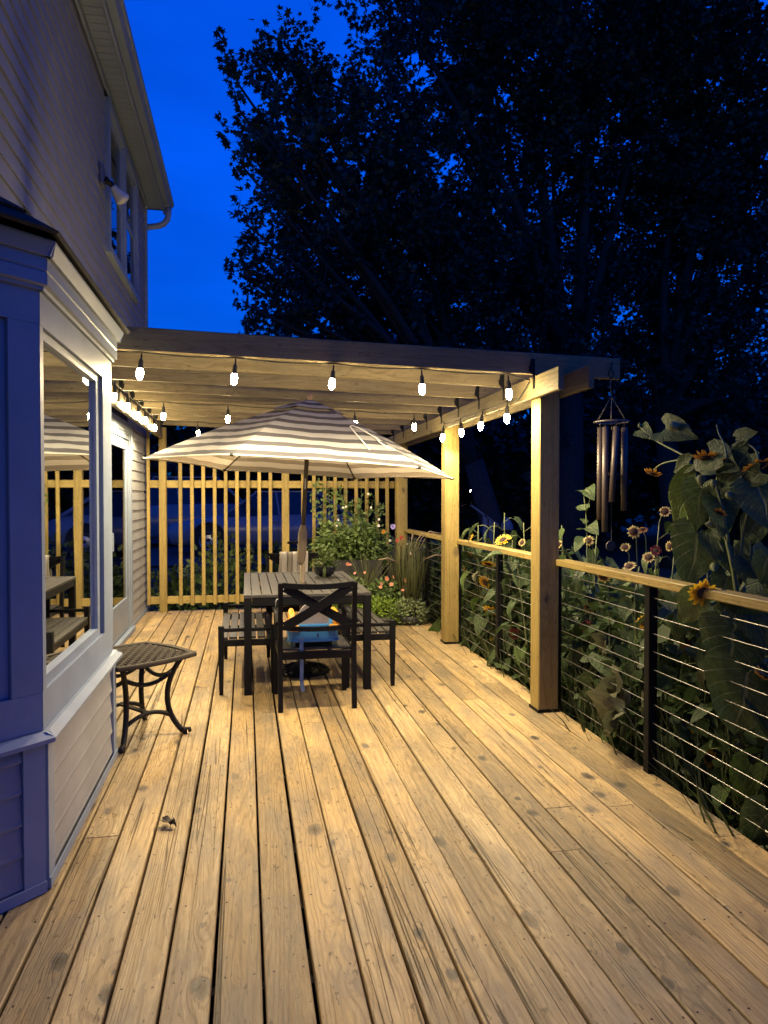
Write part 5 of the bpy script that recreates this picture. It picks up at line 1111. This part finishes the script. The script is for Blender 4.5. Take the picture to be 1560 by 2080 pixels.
def car(loc, rz, label, H=1.45, hood=.82, Lc=4.5, belt=.86):
    t = thing('parked_car', label, 'car', loc, rz, 'cars parked in the dark drive beyond the screen')
    # side outline from nose to tail: x, sill, shoulder, half width
    st_ = [(-Lc/2,.42,.62,.62),(-Lc/2+.10,.25,hood-.10,.76),(-Lc/2+.45,.22,hood-.03,.84),(-Lc/2+1.25,.22,belt+.03,.88),(-Lc/2+2.2,.22,belt+.05,.90),(Lc/2-1.2,.22,belt+.07,.90),(Lc/2-.35,.24,belt+.05,.86),(Lc/2-.06,.28,belt-.08,.78),(Lc/2,.40,.66,.66)]
    mb = MB(); K = 10
    for x,zs,zt,hw in st_:
        mb.v += [(x,-hw*.9,zs),(x,-hw,zs+.12),(x,-hw*1.01,(zs+zt)/2),(x,-hw*.97,zt-.06),(x,-hw*.88,zt),(x,hw*.88,zt),(x,hw*.97,zt-.06),(x,hw*1.01,(zs+zt)/2),(x,hw,zs+.12),(x,hw*.9,zs)]
    for i in range(len(st_)-1): mb.f += [(i*K+j,(i+1)*K+j,(i+1)*K+(j+1)%K,i*K+(j+1)%K) for j in range(K)]
    mb.f += [tuple(range(K)), tuple((len(st_)-1)*K+j for j in range(K-1,-1,-1))]
    body = mb.build('body', CARP, t, True)
    cab = [(-Lc/2+1.22,belt+.02,.80,belt+.02),(-Lc/2+1.95,belt+.02,.80,H-.05),(-Lc/2+2.3,belt+.02,.78,H),(Lc/2-1.1,belt+.04,.78,H-.02),(Lc/2-.35,belt+.03,.78,belt+.06)]
    mb = MB()
    for x,zb,hw,zt in cab: mb.v += [(x,-hw*1.04,zb),(x,-hw*.80,zt),(x,hw*.80,zt),(x,hw*1.04,zb)]
    for i in range(len(cab)-1): mb.f += [(i*4+j,(i+1)*4+j,(i+1)*4+(j+1)%4,i*4+(j+1)%4) for j in range(4)]
    mb.f += [(0,1,2,3),tuple(16+j for j in (3,2,1,0))]
    mb.build('windows', CARG, t)
    mb = MB(); mb.cbox(-Lc/2+1.95, Lc/2-1.05, -.64, .64, H-.015, H+.02, .01); mb.build('roof', CARP, t)
    for s in (-1,1):
        for xx in (-Lc/2+.0, ):
            mb = MB(); mb.tube([(-Lc/2+1.24,s*.82,belt+.03),(-Lc/2+1.97,s*.64,H-.03)], .025, 6); mb.build('pillar', CARP, t); mb = MB(); mb.tube([(.25,s*.84,belt+.04),(.18,s*.64,H-.02)], .03, 6); mb.build('pillar', CARP, t); mb = MB(); mb.tube([(Lc/2-.38,s*.82,belt+.05),(Lc/2-1.1,s*.63,H-.02)], .045, 6); mb.build('pillar', CARP, t)
        mb = MB(); mb.bar((-.95,s*.915,.62),(-.95,s*.905,.32),.008,.008); mb.bar((.22,s*.925,.82),(.22,s*.915,.32),.008,.008); mb.build('door_seam', M['rubber'], body)
        mb = MB(); mb.cbox(.0,.18,s*.915-.012,s*.915+.012,.74,.765); mb.build('door_handle', CARP, body)
        for xx in (-Lc/2+.92, Lc/2-.85):
            w_ = MB(); w_.lathe([(.20,-.11),(.325,-.10),(.335,-.06),(.335,.06),(.325,.10),(.20,.11)], 28, (xx,s*.80,.335), (0,1,0)); wl = w_.build('wheel', TYRE, t, True)
            ar = MB(); ar.lathe([(.39,-.10),(.40,.0),(.39,.135),(.30,.12)], 28, (xx,s*.80,.36), (0,s,0)); ar.build('wheel_arch', M['rubber'], t)
            rm = MB(); rm.lathe([(.0,.0),(.06,.025),(.17,.01),(.205,.03),(.215,.0)], 20, (xx,s*.905,.335), (0,s,0)); rm.build('rim', RIMM, wl)
        mb = MB(); mb.lathe([(.0,-.03),(.09,.0),(.07,.03),(.0,.04)], 12, (-Lc/2+.10,s*.60,.60), (-1,s*.4,.3)); mb.build('headlight', plain('headlight', (.5,.5,.52), .1), body, True)
    mb = MB(); mb.cbox(-Lc/2-.02,-Lc/2+.1,-.5,.5,.33,.42); mb.build('bumper_grille', M['rubber'], body)
    return t
car((.50,17.3,.145), 0, 'white sedan parked nose-left behind the slat screen', 1.44, .80, 4.5, .86)
car((-2.1,20.4,.145), R(8), 'taller pale car parked farther back behind the white sedan', 1.85, 1.05, 4.7, 1.08)
# far house with a lit porch
fh = thing('far_house', 'dark distant house with a lit porch seen through the screen', 'house', (5.2,38,-.1))
mb = MB(); mb.box(-7,7,0,8,0,3.2); mb.build('wall', plain('far_wall', (.12,.12,.13), .9), fh); mb = MB(); mb.add([(-7.4,-.5,3.2),(7.4,-.5,3.2),(7.4,8.5,3.2),(-7.4,8.5,3.2),(-7.4,4,5.6),(7.4,4,5.6)],[(0,1,5,4),(2,3,4,5),(1,2,5),(3,0,4),(3,2,1,0)]); mb.build('roof', M['shingle'], fh)
dr = MB(); dr.box(-1.35,-.6,-.05,.02,.3,2.3); d_ = dr.build('porch_door', emit('porch_lit', (1,.72,.62), 1.6), fh)
mb = MB(); mb.box(-1.5,-1.36,-.09,-.02,.2,2.4); mb.build('door_frame', M['trim'], d_); mb = MB(); mb.box(-1.15,-.85,-.10,-.06,.3,1.1); mb.build('porch_bin', plain('teal_bin', (.03,.25,.25), .5), fh); mb = MB(); mb.box(-1.35,-.6,-.08,-.06,1.75,1.95); mb.build('red_flag', plain('flag_red', (.5,.05,.05), .7), fh)
for x in (-4.2,3.4): mb = MB(); mb.box(x,x+1.2,-.03,.01,1.0,2.2); w_ = mb.build('window', CARG, fh); mb = MB(); mb.box(x-.08,x+1.28,-.04,-.031,.92,1.0); mb.build('sill', M['trim'], w_)
lp = thing('lamp_post', 'distant lit garden lamp shining between the two square posts', 'street lamp', (9.70,30,-.4))
mb = MB(); mb.lathe([(.05,0),(.05,.05),(.03,.1),(.028,2.03)], 10); mb.build('pole', M['black'], lp, True); mb = MB(); mb.lathe([(.03,2.04),(.07,2.09),(.08,2.16),(.06,2.23),(.0,2.26)], 14); mb.build('lamp_globe', emit('lamp_globe', (1,.80,.66), 30), lp, True); mb = MB(); mb.lathe([(.09,2.262),(.04,2.30),(.0,2.31)], 10); mb.build('cap', M['black'], lp, True)
# stair rail and pale urn in the neighbour's dark garden
sr = thing('stair_rail', 'faint grey handrail descending in the dark between the square posts', 'handrail', (5.3,15,-.4)); GRW = plain('grey_timber', (.22,.20,.19), .8)
mb = MB(); mb.bar(atY(957,1027,15)-Vector((5.3,15,-.4)), atY(1012,1067,15)-Vector((5.3,15,-.4)), .09, .04); mb.build('handrail', GRW, sr)
for px,py in ((985,1046),(996,1056)):
    p = atY(px,py,15)-Vector((5.3,15,-.4)); mb = MB(); mb.cbox(p.x-.045,p.x+.045,p.y-.045,p.y+.045,0,p.z); mb.build('baluster', GRW, sr)
urn = thing('garden_urn', 'faint pale blue urn standing in the dark beyond the middle railing', 'urn', (5.67,15,-.42)); mb = MB(); mb.lathe([(.12,1.14),(.15,1.17),(.13,1.27),(.07,1.38),(.05,1.42),(.0,1.44)], 16); mb.build('urn_body', plain('urn', (.16,.18,.22), .8), urn, True); mb = MB(); mb.lathe([(.16,0),(.16,.1),(.09,.2),(.08,1.05),(.14,1.135)], 14); mb.build('pedestal', M['bark'], urn, True)
# ============================================================ trees
tvM = np.array([(0,0,0),(-.42,.08,.0),(-.24,.34,.04),(-.55,.62,-.03),(-.17,.60,.03),(0,1.0,-.06),(.17,.60,.03),(.55,.62,-.03),(.24,.34,.04),(.42,.08,.0),(0,.38,.03)])
tfM = np.array([(10,i,i+1) for i in range(0,9)]+[(10,9,0)])
def crown(name, parent, blobs, per, mat, leaf_s, L0, shoot=(.5,1.0), nl=26, up=.5, rb=.04, rs=.10, xmin=None):
    """shoots of leaves over the shells of blobs (x,y,z,r, density)"""
    PP, TT, NN, SS = [], [], [], []
    for (bx,by,bz,br,den) in blobs:
        ns = int(per*br*br*den); d = rdir(ns); r = br*np.clip(rng.normal(.80,.22,ns),.15,1.12); base = np.array([bx,by,bz])+d*r[:,None]*np.array([1,1,.92])
        out = unit(d*.9+np.array([0,0,up])+rng.normal(0,.45,(ns,3))); ln = rng.uniform(*shoot,ns)
        if xmin is not None:                                   # shoots are cut back on the side of the house
            mk = (base+out*ln[:,None])[:,0] < xmin; out[mk,0] = np.abs(out[mk,0])*.4; out = unit(out)
        bend = np.stack([np.zeros(ns),np.zeros(ns),rng.uniform(-.15,.45,ns)],1)
        u = rng.random((ns,nl)); ctr = base[:,None,:]+out[:,None,:]*(u*ln[:,None])[:,:,None]+bend[:,None,:]*(u*u*ln[:,None])[:,:,None]
        rad = (rb+rs*np.sin(np.pi*np.clip(u*.85+.1,0,1)))*(ln[:,None]/.9); off = rng.normal(0,1,(ns,nl,3)); off = off/np.linalg.norm(off,axis=2,keepdims=True)
        P = (ctr+off*rad[:,:,None]).reshape(-1,3); T = (off*.9+out[:,None,:]*.5-np.array([0,0,.35])).reshape(-1,3)
        PP.append(P); TT.append(T); NN.append(rng.normal(0,.5,P.shape)+np.array([0,0,1.0])); SS.append(rng.uniform(leaf_s*.7,leaf_s*1.25,len(P)))
    V, F = scatter(np.concatenate(PP)-np.array(L0), np.concatenate(TT), np.concatenate(NN), np.concatenate(SS), tvM, tfM)
    o = stuff(link(name, np_mesh(name, V, F, mat), parent)); return o
def limbs(parent, root, L0, blobs, r0=.22, trunk_h=2.0, lean=(0,0), mat=None):
    mb = MB(); R0 = Vector(root); fork = R0+Vector((lean[0],lean[1],trunk_h)); mb.tube([R0-Vector((0,0,.2)), R0+Vector((lean[0]*.2,lean[1]*.2,trunk_h*.4)), fork], [r0*1.35,r0*1.05,r0*.95], 12)
    mb.v = [tuple(Vector(p)-Vector(L0)) for p in mb.v]; mb.build('trunk', M['bark'], parent, True)
    br = MB()
    for (bx,by,bz,r,den) in blobs:
        e = Vector((bx,by,bz)); m1 = fork.lerp(e,.45)+Vector((random.uniform(-.4,.4),random.uniform(-.4,.4),.5)); rr = r0*random.uniform(.35,.6)
        br.tube([fork-Vector((0,0,.1)), fork.lerp(m1,.5)+Vector((0,0,.15)), m1, m1.lerp(e,.6), e], [rr,rr*.85,rr*.6,rr*.35,.02], 7)
        for k in range(5):
            d = Vector(rdir(1)[0]); q = m1.lerp(e,random.uniform(.4,1)); br.tube([q, q+d*r*.4+Vector((0,0,.1)), q+d*r*.9+Vector((0,0,.25))], [.035,.022,.008], 5)
    br.v = [tuple(Vector(p)-Vector(L0)) for p in br.v]; br.build('branches', M['bark'], parent, True)
def blob(px,py,rpx,Y,den=1.0):
    p = atY(px,py,Y); dd = (p-_C).dot(_fw); return (p.x,p.y,p.z,rpx*dd/FPX,den)
left_b = [blob(*a) for a in ((575,205,58,13.5),(650,245,85,14.2),(535,265,36,13.2,.9),(570,345,55,13.6,.9),(650,420,105,14.5),(560,480,48,13.8,.9),(615,570,95,14.5),(550,615,36,13.6,.8),(575,665,48,14.0,.9),
    (730,320,115,15.2),(750,490,140,15.5),(710,655,120,15.2),(840,400,130,16),(870,590,150,16),(830,705,110,15.6),(785,230,60,15.4,.8),
    (480,165,20,13.2,1.4),(525,115,22,13.2,1.4),(580,110,20,13.4,1.4),(480,215,18,13.1,1.4),(490,285,20,13.2,1.3),(490,335,18,13.3,1.3),(500,455,24,13.4,1.2),(492,560,22,13.5,1.2),(500,620,18,13.4,1.2),(498,680,18,13.5,1.2))]
main_b = [blob(*a) for a in ((800,0,75,14.8,.9),(880,120,115,16),(980,60,160,16.5),(900,260,120,16.8,.85),(1080,200,170,17),(1040,420,150,17.2,.8),(980,600,150,17,.9),(1180,60,190,17),(1250,260,170,18,.8),(1000,-120,200,17),(1250,-150,230,18),
    (1150,600,130,18,.8),(1080,740,130,17.5,.8),(1330,120,160,17.5,1.0),(1240,430,150,18.5,.6),(1120,330,160,19,.45),(1000,480,150,18.5,.5),(1180,520,150,19.5,.45),(1200,720,150,19.5,.5),(950,700,140,18.5,.8))]
right_b = [blob(*a) for a in ((1420,60,180,16.5),(1540,200,170,16,.85),(1380,300,140,17,.75),(1480,380,140,16.5,.85),(1560,520,140,16,.8),(1420,540,120,17.5,.75),(1330,480,100,18,.85),(1500,700,150,17,.85),(1380,720,120,18,.85),(1280,700,110,18.5,.8),(1640,350,200,16),(1600,-80,220,16.5),(1450,860,120,17.5,.8),(1420,430,150,19,.45),(1540,600,160,18.5,.5),(1350,620,150,19.5,.45),(1460,250,150,19,.45),(1300,830,150,20,.8),(1600,860,140,17,.9))]
def tree(label, root, blobs, per, r0, th, lean):
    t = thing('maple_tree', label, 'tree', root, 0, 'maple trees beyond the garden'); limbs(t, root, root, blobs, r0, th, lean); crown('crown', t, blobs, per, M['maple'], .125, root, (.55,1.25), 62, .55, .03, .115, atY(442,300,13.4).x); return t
rng = np.random.default_rng(21)
tree('left maple with leafy shoots against the blue sky beside the house', (5.6,15.3,-.35), left_b, 36, .24, 2.6, (-.6,0))
tree('tall dark maple standing above the pergola end', (8.05,16.8,-.4), main_b, 29, .30, 4.6, (.1,.2))
tree('right-hand maple filling the upper right above the chime', (11.2,17.2,-.4), right_b, 29, .28, 4.0, (-.3,0))
# dark wood closing the view
wb = []
for i in range(30):
    x = -22+2.35*i+random.uniform(-.8,.8); y = 30+random.uniform(-3,5)
    wb.append((x,y,random.uniform(1.2,3.4),random.uniform(2.2,3.0),1.0))
for i in range(12): wb.append((4+2.2*i+random.uniform(-.6,.6), 25+random.uniform(-2,2), random.uniform(1.0,4.6), random.uniform(1.8,2.6), .9))
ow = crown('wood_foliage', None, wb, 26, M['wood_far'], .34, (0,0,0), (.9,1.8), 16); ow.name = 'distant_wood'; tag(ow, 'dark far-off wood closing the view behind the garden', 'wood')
